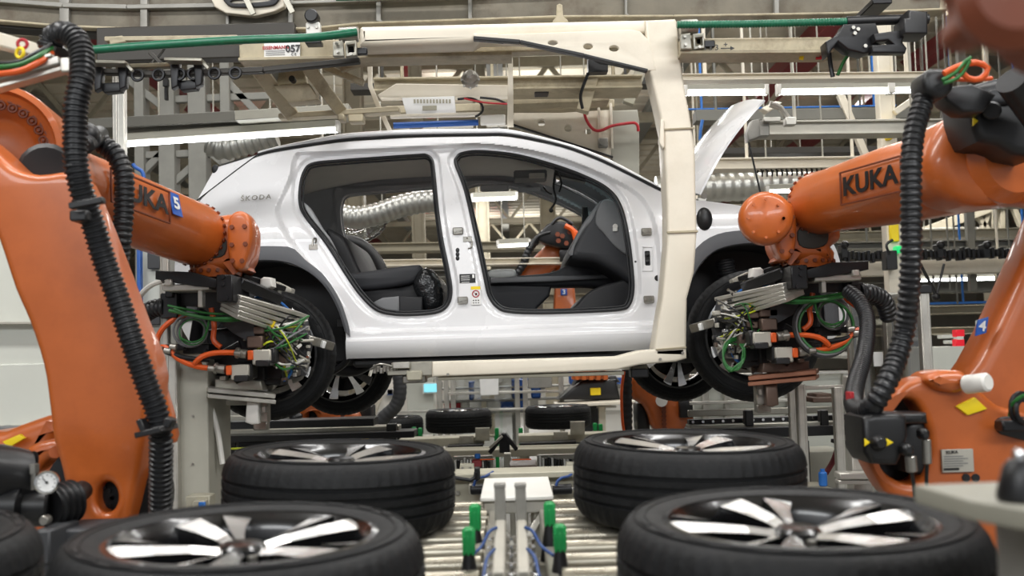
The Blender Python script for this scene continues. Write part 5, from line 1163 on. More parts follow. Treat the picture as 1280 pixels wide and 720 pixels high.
# columns across the hall
for k, (px, Y, wd, tx) in enumerate(((448, 15, .25, 'beige hall column seen through the rear door opening'), (527, 15, .16, 'slim beige hall column seen beside the B pillar of the car'), (690, 22, .3, 'hall column behind the windscreen opening'), (608, 18, .2, 'thin hall column left in the front door opening'), (1250, 24, .4, 'hall column at right behind the lower arm of robot 4'), (970, 26, .4, 'hall column far behind the front of the car'))):
    p = W(px, 436, Y); b = MB(); b.box((p.x, Y, 3.4), (wd, .08, 6.8)); b.box((p.x-wd/2, Y, 3.4), (.03, wd, 6.8)); b.box((p.x+wd/2, Y, 3.4), (.03, wd, 6.8)); b.box((p.x, Y, .02), (wd*2, wd*2, .04)); one(b, 'hall_post', 'hall_beige', tx, 'column', 'hall columns')
def hbar(nm, m, tx, cat, a, c, h, d, grp=None, lip=0, posts=()):
    b = MB(); b.pbar(a, c, h, d, ch=.004)
    if lip:
        b.pbar((a[0], a[1]-h*.5, a[2]-d*.1), (c[0], c[1]-h*.5, c[2]-d*.1), h*.16, d*1.3); b.pbar((a[0], a[1]+h*.5, a[2]-d*.1), (c[0], c[1]+h*.5, c[2]-d*.1), h*.16, d*1.3)
    for s in posts:                                    # drop rods up to the roof
        p = W(*a).lerp(W(*c), s); b.box((p.x, p.y, (p.z+7.0)/2), (.025, .025, 7.0-p.z))
    return one(b, nm, m, tx, cat, grp)
G1 = 'steel beams behind the car'
hbar('steel_girder', 'cream', 'thin cream rail above the right hand tube lights', 'beam', (850, 99, 7.2), (1165, 96, 7.2), 7, .1, G1, 1, (.1, .9))
hbar('steel_girder', 'hall_grey', 'wide grey sheet beam below the right hand tube lights', 'beam', (868, 147, 9.5), (1140, 144, 9.5), 14, .2, G1, 0, (.1, .9))
hbar('steel_girder', 'alu_paint', 'long pale profile beam above the forearm of robot 4', 'beam', (945, 163, 8), (1190, 160, 8), 15, .16, G1, 1, (.2, .8))
hbar('steel_girder', 'hall_dark', 'dark beam above the white beam at right', 'beam', (868, 191, 11), (1150, 188, 11), 8, .2, G1, 0, (.1, .9))
hbar('steel_girder', 'cream', 'white beam running behind the open bonnet', 'beam', (890, 207, 9), (1110, 204, 9), 12, .16, G1, 1, (.2, .8))
hbar('steel_girder', 'hall_beige', 'beige beam beneath the corrugated duct at right', 'beam', (830, 262, 12), (1290, 256, 12), 6, .2, G1, 1, (.1, .8))
hbar('steel_girder', 'hall_beige', 'upper beige pipe bridge beam at right, beside the hose of robot 4', 'beam', (1035, 297, 14), (1300, 291, 14), 9, .3, G1, 1, (.2, .8))
hbar('steel_girder', 'hall_grey', 'grey cable tray beam at right under the small tube light', 'beam', (1030, 310, 13.5), (1300, 305, 13.5), 8, .4, G1, 1, (.2, .7))
hbar('steel_girder', 'cream', 'broad white pipe casing at right below the chain rail', 'beam', (1040, 338, 13), (1300, 331, 13), 17, .3, G1, 0, (.3, .8))
hbar('steel_girder', 'hall_grey', 'grey beam at right above the blue pipe', 'beam', (1040, 362, 14), (1300, 357, 14), 12, .3, G1, 1, (.3, .8))
hbar('steel_girder', 'hall_beige', 'beige beam at right below the blue pipe', 'beam', (1040, 391, 15), (1300, 385, 15), 9, .3, G1, 1, (.3, .8))
hbar('steel_girder', 'hall_beige', 'lowest beige beam at right above the glass guard', 'beam', (1040, 417, 16), (1300, 411, 16), 8, .3, G1, 1, (.3, .8))
hbar('steel_girder', 'hall_grey', 'grey cross beam above the blurred tube at upper left', 'beam', (120, 160, 7.7), (345, 148, 7.7), 13, .3, G1, 0, (.1,))
hbar('steel_girder', 'grey_paint', 'grey sheet beam joining the carrier frame at upper left', 'beam', (300, 150, 7.6), (440, 141, 7.6), 12, .3, G1, 0, (.5,))
hbar('steel_girder', 'hall_beige', 'upper beige beam seen through both door openings', 'beam', (380, 312, 14), (860, 305, 14), 9, .3, G1, 1, (.05, .95))
hbar('steel_girder', 'cream', 'white beam low in the door openings', 'beam', (380, 331, 12), (900, 324, 12), 7, .2, G1, 1, (.05, .95))
hbar('steel_girder', 'hall_grey', 'grey cable tray low in the door openings', 'beam', (380, 346, 13), (880, 340, 13), 8, .4, G1, 1, (.05, .95))
hbar('steel_girder', 'hall_beige', 'lowest beige beam seen under the seat cushion', 'beam', (380, 377, 15), (880, 371, 15), 9, .3, G1, 1, (.05, .95))
hbar('steel_girder', 'hall_dark', 'dark beam above the cream jig panel', 'beam', (440, 112, 9), (820, 104, 9), 9, .2, G1, 0, (.1, .9))
hbar('steel_girder', 'cream_dirty', 'dirty cream beam behind the holed plate', 'beam', (470, 112, 7.6), (800, 108, 7.6), 14, .25, G1, 1, (.1, .9))
hbar('steel_girder', 'cream_dirty', 'stained cream beam between jig panel and holed plate', 'beam', (600, 128, 8), (760, 122, 8), 16, .2, G1, 0, (.1, .9))
hbar('cross_member', 'cream_dirty', 'slanted cream strut behind the gusset of the lifting frame', 'strut', (748, 68, 7.5), (728, 140, 7.5), 16, .1, None, 0, (0,))
hbar('cross_member', 'beige', 'beige strut right of the slanted cream strut', 'strut', (800, 90, 8.5), (785, 130, 8.5), 14, .1, None, 0, (0,))
b = MB(); b.pbox(672, 95, 682, 111, 7.5, .1, ch=.01); b.pbox(668, 108, 686, 116, 7.5, .14); one(b, 'beam_stopper', 'black', 'small black stopper on the cream beam above the holed plate', 'stopper')
b = MB(); b.ppath([(730, 60, 7), (748, 76, 7), (762, 78, 7), (780, 82, 7)], .02); t = thing('cable_bundle', 'black cables and box under the gusset of the lifting frame', 'cable', W(745, 90, 7.1)); b.build('cable', 'black', t)
b = MB(); b.pbox(735, 70, 760, 90, 7.1, .1); b.build('box', 'black', t)
b = MB(); b.ppath([(735, 92, 7.15), (726, 118, 7.3), (728, 135, 7.4)], .012); b.build('cable', 'black', t)
b = MB(); p = W(748, 72, 7.15); b.box((p.x, 7.15, (p.z+7.02)/2), (.04, .04, 7.02-p.z)); b.build('hanger_rod', 'beige', t)
hbar('pipe_run', 'blue_cable', 'thin blue pipe across the right background', 'pipe', (1140, 380, 13.5), (1300, 376, 13.5), 3, .03, None, 0, (.4, .9))
hbar('pipe_run', 'blue_cable', 'thin blue pipe behind the open bonnet', 'pipe', (850, 137, 10), (1120, 132, 10), 2, .03, None, 0, (.1, .9))
b = MB(); b.ppath([(878, 150, 8.5), (875, 170, 8.5), (878, 190, 8.5), (884, 198, 8.5)], .014); one(b, 'hanging_hose', 'blue_cable', 'thin blue hose hanging right of the lifting frame', 'hose')
# chain rail with trolleys at right
t = thing('chain_rail', 'dark overhead chain rail with trolleys across the right background', 'rail', W(1150, 322, 12.5))
b = MB(); b.pbar((1030, 323, 12.5), (1300, 316, 12.5), 4, .2); b.build('rail', 'hall_dark', t)
b = MB()
for k in range(44):
    x = 1036 + k*6; b.pbox(x, 316 - k*.16 + rnd.uniform(-3, 1), x + rnd.uniform(2, 5), 327 - k*.16 + rnd.uniform(-2, 3), 12.35, .1)
b.build('trolleys', 'black_metal', t)
for x in (1056, 1176, 1234): 
    b = MB(); b.pbox(x-4, 305, x+4, 322, 12.3, .15); b.sphere(W(x, 306, 12.3), .05); b.build('drive_head', 'black', t)
# corrugated duct and coil cable
def ductthing(b, nm, m, tx, cat, part='duct_tube'):
    lo_, hi_ = b.lo(); ys = (lo_[1]+hi_[1])/2; t = thing(nm, tx, cat, ((lo_[0]+hi_[0])/2, ys, lo_[2])); b.build(part, m, t)
    for f in (.12, .88):
        x = lo_[0] + (hi_[0]-lo_[0])*f; zz = max((p.z for p in b.v if abs(p.x - x) < .12), default=hi_[2]); c = MB(); c.cyl((x, ys, zz-.02), (x, ys, 6.98), .008, n=6); c.build('hanger_rod', 'zinc', t)
b = MB(); b.hose([W(820, 238, 13), W(960, 232, 13), W(1150, 226, 13)], .19, .12, 24, amp=.05); ductthing(b, 'duct', 'duct', 'ribbed silver duct running behind the open bonnet', 'duct')
b = MB(); P = []
for k in range(150):
    a = k/150; x = 948 + 92*a; p = W(x, 215.5 - 3*a, 8.95); P.append(p + V((0, .035*math.cos(k*.62), .035*math.sin(k*.62))))
b.tube(P, .008, 6); ductthing(b, 'coiled_cable', 'black', 'black coiled cable hanging under the white girder behind robot 4', 'cable', 'coil')
b = MB(); b.hose([W(*p) for p in ((405, 262, 9.6), (440, 272, 9.6), (470, 268, 9.6), (500, 258, 9.6), (530, 252, 9.6), (570, 250, 9.6))], .11, .06, 20, amp=.06); ductthing(b, 'flexible_duct', 'duct', 'sagging silver flexible duct seen through the rear door opening', 'duct')
b = MB(); b.hose([W(*p) for p in ((400, 268, 10), (420, 288, 10), (445, 296, 10), (470, 284, 10), (480, 262, 10))], .08, .05, 18, amp=.06); ductthing(b, 'flexible_duct', 'plexi', 'clear plastic duct loop seen through the rear door opening', 'duct')
b = MB(); b.ppath([(430, 300, 9), (450, 304, 9), (468, 320, 9), (478, 338, 9)], .05, 10, step=.05); one(b, 'bent_rail', 'black', 'dark bent rail seen beside the rear backrest', 'rail')
# left lattice: white columns and braces
t = thing('steel_bracing', 'pale steel columns with diagonal braces behind the rear of the car', 'bracing', W(235, 436, 11))
def vcol(b, px, py, Y, w, d=.2, ztop=6.9): p = W(px, py, Y); b.box((p.x, Y, ztop/2), (w, d, ztop), ch=.005)
for x, w in ((212, .17), (250, .19), (285, .1), (178, .1)):
    b = MB(); vcol(b, x, 220, 11, w); b.build('post', 'hall_pale', t)
for a, c in (((158, 98), (235, 158)), ((205, 240), (290, 165)), ((250, 180), (312, 232)), ((160, 235), (215, 180)), ((275, 92), (330, 150)), ((225, 95), (262, 150)), ((215, 125), (340, 120)), ((170, 195), (290, 190))):
    b = MB(); b.pbar((*a, 11), (*c, 11), 9, .08); b.build('brace', 'hall_pale', t)
b = MB(); b.pbox(205, 90, 209, 125, 10.7, .05); b.pbox(203, 98, 210, 108, 10.6, .05); b.build('sensor_strip', 'black', t)
# fabric-like sheet ducts above the roof of the car at left
b = MB(); b.hose([W(*p) for p in ((262, 178, 10), (280, 184, 10), (310, 178, 10), (345, 168, 10))], .13, .07, 18, amp=.12); ductthing(b, 'flexible_duct', 'duct', 'crumpled silver duct above the rear spoiler of the car', 'duct')
# tube lights
def tubelight(label, a, c, hp, hangs=True, grp='tube lights', dz=.0, r=.016):
    A, B = W(*a), W(*c); t = thing('tube_light', label, 'light', (A+B)/2, grp); d = (B-A).normalized()
    b = MB(); b.bar(A + V((0, .03, .055)), B + V((0, .03, .055)), .09, .06, (0, 0, 1)); b.bar(A + V((0, .08, .05)), B + V((0, .08, .05)), .015, .10, (0, 0, 1)); b.build('housing', 'grey_paint', t)
    b = MB(); b.cyl(A, B, r, n=12); b.build('tube', 'tube_light', t)
    b = MB(); b.box(A + V((0, .02, .03)), (.03, .08, .09)); b.box(B + V((0, .02, .03)), (.03, .08, .09)); b.build('end_caps', 'white_plastic', t)
    b = MB()
    for s in (.15, .85):
        p = A.lerp(B, s) + V((0, .05, .08)); b.cyl(p, (p.x, p.y, 6.98), .008, n=6)
    b.build('hanger_rods', 'zinc', t)
tubelight('bright tube light above the rear of the car at left', (156, 181, 7.6), (422, 163, 7.6), 5)
tubelight('bright tube light right of the lifting frame, left of the bonnet tip', (857, 117, 7.5), (958, 116, 7.5), 5)
tubelight('bright tube light above the open bonnet, right of the bonnet tip', (974, 116, 7.5), (1112, 114, 7.5), 5)
tubelight('bright tube light partly behind the hose of robot 4', (1116, 114, 7.5), (1172, 113, 7.5), 5)
tubelight('small tube light in the right background under the truss', (1146, 293, 15), (1222, 291, 15), 4)
tubelight('distant tube light at the upper edge of the front door opening', (590, 250, 12), (646, 248, 12), 4)
tubelight('distant tube light seen in the middle of the front door opening', (622, 308, 13), (662, 306, 13), 4)
tubelight('distant tube light seen through the windscreen', (700, 247, 12), (742, 244, 12), 4)
tubelight('distant tube light between duct and forearm of robot 4', (960, 240, 12), (1012, 238, 12), 4)
tubelight('distant tube light in the right background above the blue pipe', (1150, 352, 17), (1262, 348, 17), 4, r=.04)
# white post with clips and lamp at right
t = thing('signal_post', 'white post with yellow clips and green lamp left of the hose of robot 4', 'post', (W(1108, 436, 9.0).x, 9, 0))
b = MB(); p = W(1108, 200, 9); b.box((p.x, 9, 3.4), (.11, .12, 6.8)); b.box((p.x+.07, 8.97, 3.4), (.03, .05, 6.8)); b.build('post', 'cream', t)
b = MB(); 
for y in (97, 152, 170): b.pbox(1109, y-4, 1116, y+4, 8.88, .1)
b.pbox(1113, 275, 1124, 302, 8.9, .1); b.build('yellow_clip', 'yellow', t)
b = MB(); b.pbox(1121, 307, 1128, 316, 8.85, .1); b.build('lamp', 'green_lamp', t)
b = MB(); b.pbox(1108, 313, 1122, 337, 8.8, .12); b.ppath([(1112, 318, 8.8), (1108, 306, 8.8), (1116, 300, 8.8)], .012); b.build('camera_box', 'black', t)
b = MB(); b.pbar((1118, 141, 8.9), (1152, 117, 8.9), 8, .06); b.build('strut', 'cream', t)
b = MB(); b.pbar((1050, 118, 9.4), (1084, 200, 9.4), 9, .06); b.build('strut', 'cream', t)
b = MB(); b.pbox(1098, 148, 1126, 154, 8.8, .1); b.build('bracket', 'cream', t)
b = MB(); b.pplate([(1110, 108), (1140, 95), (1148, 98), (1114, 110)], 8.7, .1, .004); b.build('strut', 'cream', t)
# truss work upper right background
t = thing('pipe_bridge', 'slanted beige lattice bridge between hose and arm of robot 4', 'bridge', W(1200, 280, 16))
b = MB(); b.pbar((1150, 292, 16), (1300, 236, 16), 12, .2); b.build('slanted_chord', 'hall_beige', t)
b = MB()
for a, c in (((1220, 268), (1244, 300)), ((1238, 258), (1222, 300)), ((1252, 250), (1252, 305)), ((1262, 248), (1282, 298)), ((1200, 270), (1232, 262))): b.pbar((*a, 16), (*c, 16), 6, .1)
b.build('lattice', 'hall_beige', t)
b = MB(); b.pbar((1155, 272, 15.5), (1300, 230, 15.5), 4, .06); b.build('red_pipe', 'dark_red', t)
b = MB()
for x in (1168, 1188, 1197, 1216, 1265): p = W(x, 350, 13.2); q = W(x, 345+rnd.uniform(15, 50), 13.2); b.bar((p.x, 13.2, 5.8), q, .02 if x != 1216 else .09, .02 if x != 1216 else .09)
b.build('drop_pipes', 'hall_grey', t)
b = MB(); b.ppath([(1150, 330, 12), (1166, 360, 12), (1170, 372, 12)], .02); b.ppath([(1170, 372, 12), (1180, 330, 12)], .015); b.sphere(W(1170, 371, 12), .05); b.build('black_cable', 'black', t)
# ---- open bonnet side: support device on the white beam ----
t = thing('bonnet_holder', 'grey gripping device holding the open bonnet', 'holder', W(945, 158, 7.6))
b = MB(); b.pplate([(940, 150), (950, 148), (952, 170), (936, 176), (934, 166)], 7.5, .12, .01); b.pbox(948, 150, 962, 170, 7.5, .1); b.build('box', 'grey_metal', t)
b = MB(); b.ppath([(962, 130, 7.5), (975, 135, 7.5), (985, 148, 7.5), (992, 152, 7.5)], .025); b.pbox(955, 146, 976, 152, 7.45, .06); b.pbox(982, 146, 996, 156, 7.45, .08); b.build('arm', 'alu', t)
b = MB(); b.pplate([(952, 135), (970, 126), (978, 128), (960, 140)], 7.6, .1, .01); b.build('pad', 'cream', t)

# ================= left side: enclosure, cabinet, profiles =================
t = thing('white_enclosure', 'white panelled enclosure behind the lower arm of robot 5', 'enclosure', (W(20, 436, 4.9).x, 4.9, 0))
p0, p1 = W(-60, 400, 4.9), W(92, 400, 4.9); b = MB(); b.box(((p0.x+p1.x)/2, 4.9, .75), (p1.x-p0.x, .06, 1.5)); z1 = W(20, 278, 4.9).z; b.box(((p0.x+p1.x)/2, 4.91, (z1+1.49)/2), (p1.x-p0.x, .05, z1-1.49)); b.build('panel', 'panel_white', t)
b = MB(); b.pbar((-60, 404, 4.85), (92, 404, 4.85), 3, .06); b.pbar((-60, 536, 4.85), (92, 530, 4.85), 3, .06); b.build('joint_strip', 'alu_paint', t)
b = MB(); b.pbox(-10, 533, 60, 560, 4.75, .12); b.build('lower_box', 'mid_grey', t)
def profile(b, px, py0, py1, Y, w=.05, floor=False):
    p = W(px, py0, Y); q = W(px, py1, Y); z0 = 0 if floor else q.z; zc = (p.z+z0)/2; h = p.z-z0
    b.box((p.x, Y, zc), (w, w, h), ch=.004)
    for s in (-.3, .3): b.box((p.x + s*w, Y-w/2, zc), (w*.16, .006, h*.995), ch=.001)
t = thing('switch_cabinet', 'tall plain grey control cabinet beside the long hose of robot 5', 'cabinet', (W(236, 436, 5.1).x, 5.15, 0))
b = MB(); p0, p1 = W(221, 440, 5.0), W(259, 440, 5.0); zt = W(236, 430, 5).z; b.box(((p0.x+p1.x)/2, 5.2, zt/2), (p1.x-p0.x, .4, zt)); b.build('body', 'grey_paint', t)
b = MB(); profile(b, 216, 432, 700, 4.98, .055, True); profile(b, 206, 300, 700, 5.02, .04, True); b.build('alu_profile', 'alu', t)
b = MB(); b.pbox(232, 620, 262, 650, 4.8, .1); b.pbox(240, 626, 256, 650, 4.75, .06); b.build('base_box', 'beige', t)
b = MB(); b.pbox(248, 628, 256, 648, 4.74, .02); b.build('valve', 'blue_cable', t)
b = MB()
for y in (460, 520, 580): p = W(241, y, 5.0); b.cyl(p, p - V((0, .006, 0)), .006, n=8)
b.build('rivets', 'steel', t)
t = thing('profile_stand', 'aluminium profile stand with a white hose under the rear gripper', 'frame', (W(270, 436, 5.2).x, 5.2, 0))
b = MB(); profile(b, 262, 478, 700, 5.2, .045, True); p = W(338, 560, 6.0); b.build('post', 'alu', t)
b = MB()
for y in (492, 504, 590): b.pbar((258, y-1, 5.2), (345, y-2, 5.8), 7, .05)
b.build('cross_profile', 'alu', t)
b = MB(); b.ppath([(264, 510, 5.1), (272, 540, 5.1), (278, 580, 5.1)], .014); b.build('white_hose', 'white_plastic', t)
t = thing('door_frame', 'tall frame with pale window and blue edge behind the wrist of robot 5', 'frame', (W(190, 436, 6.4).x, 6.4, 0))
b = MB(); profile(b, 152, 95, 700, 6.4, .05, True); profile(b, 144, 95, 700, 6.5, .03, True); profile(b, 205, 305, 700, 6.4, .05, True); b.build('post', 'alu', t)
b = MB(); p = W(174.5, 300, 6.35); b.box((p.x, 6.35, p.z/2+.1), (.022, .05, p.z)); b.build('blue_edge', 'blue', t)
b = MB(); p, q = W(178, 300, 6.42), W(203, 300, 6.42); b.box(((p.x+q.x)/2, 6.42, p.z/2), (q.x-p.x, .02, p.z)); b.build('panel', 'panel_white', t)
b = MB()
for y0, y1 in ((314, 336), (388, 406), (452, 478), (540, 570)): b.pbox(184, y0, 200, y1, 6.36, .03)
b.build('vent_slot', 'dark_grey', t)
b = MB(); b.ppath([(166, 205, 6.2), (170, 210, 6.2), (178, 214, 6.2), (180, 225, 6.2)], .012); b.build('blue_hose', 'blue', t)

# ================= right side: guards =================
t = thing('guard_fence', 'aluminium framed glass guard fence behind the hose of robot 4', 'fence', (W(1120, 436, 6.6).x, 6.6, 0))
for px, y0, Y, w in ((1110, 366, 6.6, .07), (1153, 362, 6.2, .06), (1062, 380, 6.7, .05), (1128, 376, 7.2, .05)):
    b = MB(); profile(b, px, y0, 700, Y, w, True); b.build('post', 'alu', t)
b = MB(); b.pbar((1060, 380, 6.7), (1156, 363, 6.2), 5, .04); b.pbar((1060, 600, 6.7), (1156, 596, 6.2), 5, .04); b.build('cross_profile', 'alu', t)
for x0, x1, Y in ((1064, 1108, 6.62), (1113, 1151, 6.4)):
    p, q = W(x0, 370, Y), W(x1, 370, Y); b = MB(); b.box(((p.x+q.x)/2, Y, p.z/2), (q.x-p.x, .008, p.z), ch=0); b.build('glass_pane', 'guard_glass', t)
b = MB(); p = W(1153, 366, 6.2); b.box(p + V((0, 0, .02)), (.09, .09, .05)); b.build('post_cap', 'black', t)
b = MB(); b.pbox(1092, 440, 1104, 458, 6.55, .01); b.build('notice_sheet', 'white_label', t)
t = thing('profile_post', 'stout aluminium profile post beside the motor of robot 4', 'post', (W(1070, 436, 4.4).x, 4.4, 0))
b = MB(); profile(b, 1067, 470, 700, 4.4, .07, True); profile(b, 1076, 520, 700, 4.5, .05, True); b.build('post', 'alu', t)
b = MB(); b.pbar((1046, 594, 4.3), (1090, 594, 4.3), 8, .08); b.pbar((1046, 602, 4.3), (1090, 602, 4.3), 5, .06); b.build('rail', 'alu', t)
t = thing('equipment_table', 'aluminium framed equipment table under the front gripper', 'table', (W(1030, 436, 5.8).x, 5.8, 0))
b = MB(); b.pbar((996, 485, 5.8), (1062, 483, 5.8), 5, .05); profile(b, 1000, 480, 700, 5.8, .05, True); profile(b, 1046, 484, 700, 5.75, .05, True); profile(b, 988, 470, 700, 6.2, .04, True); b.build('frame', 'alu', t)
b = MB(); b.pbox(1020, 492, 1040, 500, 6.3, .2); b.pbox(1016, 497, 1046, 503, 6.2, .3); b.build('parts_heap', 'copper_brown', t)
b = MB(); b.pbar((1040, 551, 5.9), (1063, 554, 5.9), 5, .05); b.build('brace', 'black', t)
# right hand dark conveyor with brackets
t = thing('belt_conveyor', 'dark belt conveyor with upright brackets and yellow strip under the front gripper', 'conveyor', (W(970, 436, 7.2).x, 7.2, 0))
b = MB(); b.pbar((860, 528, 7.2), (1066, 521, 7.2), 7, .1); b.pbar((860, 541, 7.1), (1066, 535, 7.1), 12, .3); b.build('side_rail', 'black_metal', t)
b = MB(); b.pbar((860, 533.5, 7.12), (1066, 527.5, 7.12), 5, .2); b.pbar((860, 517, 7.4), (1066, 511, 7.4), 8, .05); b.build('belt', 'zinc', t)
for x in (937, 1031):
    b = MB(); b.pbox(x-5, 513, x+5, 533, 7.0, .08); b.build('upright_bracket', 'black', t)
b = MB()
for k in range(16): p = W(866 + k*12.5, 527.5 - k*.43, 7.14); b.cyl(p, p - V((0, .012, 0)), .010, n=8)
b.build('bolt_row', 'chrome', t)
b = MB(); b.pbar((940, 546, 7.0), (1062, 538, 7.0), 2.2, .02); b.build('yellow_strip', 'lime', t)
b = MB(); b.pbox(961, 536, 981, 539, 7.05, .02); b.build('white_label', 'white_label', t)
b = MB(); p = W(1001, 550, 7.1); b.box((p.x, 7.1, p.z/2), (.09, .09, p.z)); p = W(880, 550, 7.3); b.box((p.x, 7.3, p.z/2), (.09, .09, p.z)); b.build('leg', 'black', t)
b = MB(); b.ppath([(1048, 556, 7.2), (1042, 575, 7.2), (1032, 592, 7.2)], .02); one(b, 'hanging_cable', 'dark_red', 'dark red cable hanging below the dark belt conveyor at right', 'cable')
bbox('floor_cabinet', 'grey_paint', 'plain grey cabinet standing behind the right wheels under the belt conveyor', 'cabinet', 1010, 565, 1058, 640, 7.6, .4)
bx_ = bbox('equipment_box', 'beige', 'small beige box between right wheels and profile post', 'box', 1014, 612, 1044, 622, 5.3, .3, True)
b = MB(); p = W(1029, 606, 5.42); p.z = W(1029, 612, 5.3).z; b.cyl(p, p + V((0, 0, .075)), .022, ch=.006); b.cyl(p + V((0, 0, .075)), p + V((0, 0, .09)), .012); one(b, 'bottle', 'blue_cable', 'small blue bottle on the beige box behind the right wheels', 'bottle')
# bright back panels right of centre
t = thing('dividing_screen', 'pale partition wall with aluminium frame behind the front wheels', 'partition', (W(930, 436, 8.6).x, 8.6, 0))
p, q = W(866, 470, 8.6), W(1060, 464, 8.6); b = MB(); b.box(((p.x+q.x)/2, 8.65, p.z/2), (q.x-p.x, .03, p.z)); b.build('panel', 'panel_white', t)
b = MB()
for px in (880, 907, 985, 1056): profile(b, px, 466, 700, 8.6, .05, True)
b.pbar((862, 504, 8.58), (1060, 498, 8.58), 4, .05); b.pbar((862, 470, 8.58), (1060, 465, 8.58), 4, .05); b.build('profile', 'alu', t)
# far right background boxes
bbox('machine_cabinet', 'panel_white', 'pale machine cabinet left of the lower arm of robot 4', 'cabinet', 1164, 434, 1212, 609, 11, .6)
t = thing('signal_lamp', 'red signal lamp block standing on the pale machine cabinet', 'lamp', W(1200, 434, 11.2)); b = MB(); b.pbox(1195, 412, 1206, 421, 11.2, .1); b.pbox(1195, 424, 1206, 434, 11.2, .1); b.build('lens', 'red_lamp', t); b = MB(); b.pbox(1196, 420, 1205, 425, 11.2, .09); b.build('body', 'white_plastic', t)
for k in range(22):
    x = rnd.uniform(1040, 1270); y = rnd.uniform(398, 436); w, h = rnd.uniform(5, 16), rnd.uniform(4, 12)
    if k == 0: tm = MB()
    tm.pbox(x, y, x+w, y+h, rnd.uniform(17, 22), .2, m=rnd.choice((0, 0, 1, 2)))
lo = tm.lo()[0][2]
mt = MB(); zc = lo; tm2 = tm
tp = thing('parts_bench', 'long grey bench under the jumble of machine parts on the far line', 'bench', (W(1155, 436, 19.5).x, 19.5, 0))
xa, xb = W(1020, 430, 19.5).x, W(1300, 430, 19.5).x; b = MB(); b.box(((xa+xb)/2, 19.5, lo-.03), (xb-xa, 6, .06)); b.build('bench_top', 'hall_pale', tp)
for x in (xa+.2, (xa+xb)/2, xb-.2):
    b = MB(); b.box((x, 17.2, (lo-.06)/2), (.12, .12, lo-.06)); b.build('leg', 'hall_pale', tp)
for v_ in tm.v: pass
tag(tm.build('machine_clutter', ['panel_white', 'hall_grey', 'white_plastic']), 'jumble of pale machine parts on the far line at right', 'machinery', None, 'stuff')
# ================= centre background =================
t = thing('centring_station', 'beige clamping frame with plates in front of the small far wheels', 'station', (.1, 10.0, 0))
b = MB(); b.pbar((500, 553, 10.2), (606, 549, 10.2), 10, .3); b.pbar((648, 548, 10.2), (765, 545, 10.2), 10, .3); b.pbar((540, 562, 9.8), (760, 556, 9.8), 3, .1); b.build('deck', 'beige', t)
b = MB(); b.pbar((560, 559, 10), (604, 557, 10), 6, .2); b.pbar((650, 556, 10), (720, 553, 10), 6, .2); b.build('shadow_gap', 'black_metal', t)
b = MB(); b.pbar((500, 568, 9.6), (770, 562, 9.6), 9, .2); b.build('lower_beam', 'beige', t)
for x0, y0 in ((574, 545), (594, 535), (692, 540), (713, 527)):
    b = MB(); b.pplate([(x0, y0), (x0+18, y0-.5), (x0+18, y0+16), (x0, y0+16.5)], 10.0, .04, .006); bolts(b, [(x0+3, y0+3), (x0+15, y0+3), (x0+3, y0+13), (x0+15, y0+13)], 10.0, .012); b.build('guide_plate', 'zinc', t)
b = MB(); b.pbar((612, 566, 9.2), (630, 542, 9.2), 5, .1); b.pbar((630, 542, 9.2), (646, 562, 9.2), 5, .1); b.pbox(624, 545, 637, 566, 9.3, .1); b.build('clamp_linkage', 'black_metal', t)
b = MB(); b.pbar((612, 560, 9.15), (628, 545, 9.15), 3, .05); b.pbox(630, 567, 639, 592, 8.5, .1); b.build('clamp_lever', 'zinc', t)
b = MB()
for px in (505, 600, 655, 760): p = W(px, 560, 10.2); b.box((p.x, 10.2, p.z/2), (.1, .1, p.z))
b.build('legs_frame', 'beige', t)
for x, y, Y, tx in ((517, 540, 10.8, 'left of the left far wheel'), (525, 541, 10.8, 'second left of the left far wheel'), (621, 541, 10.6, 'right of the left far wheel'), (651, 541, 10.6, 'left of the right far wheel'), (744, 535, 10.8, 'right of the right far wheel'), (751, 536, 10.8, 'outermost right of the right far wheel')):
    b = MB(); b.pbox(x-2.6, y-6, x+2.6, y+4, Y, .05, ch=.008); c = W(x, y+4, Y); b.cyl(c + V((0, .025, 0)), c + V((0, .025, -.10)), .03, .02); b.cyl(c + V((0, .025, -.10)), (c.x, c.y+.025, 0), .02); one(b, 'small_stop_post', 'green_plastic', 'tiny green stop post ' + tx, 'stop post', 'far green stop posts')
# cylinders, brackets and hoses on the girder behind the pale plate
for x, tx in ((600, 'small black air cylinder on the beige girder beside the pale plate, hose side'), (703, 'small black air cylinder on the beige girder beside the pale plate, wheel side')):
    t = thing('air_cylinder', tx, 'cylinder', W(x, 630, 4.4), 'air cylinders')
    b = MB(); b.cyl(W(x-12, 612, 4.36), W(x+12, 611, 4.36), .022, n=16, ch=.004); b.build('barrel', 'black_metal', t)
    b = MB(); b.cyl(W(x+12, 611, 4.36), W(x+22, 610.6, 4.36), .008, n=10); b.build('rod', 'chrome', t)
    b = MB(); b.pbox(x-14, 606, x-9, 618, 4.35, .06); b.build('end_block', 'zinc', t)
    b = MB(); b.pbox(x+8, 606, x+12, 618, 4.35, .06); b.build('end_block', 'zinc', t)
    b = MB(); b.ppath([(x-8, 607, 4.33), (x-4, 598, 4.33), (x+6, 596, 4.36), (x+16, 590, 4.45)], .006); b.build('hose', 'navy', t)
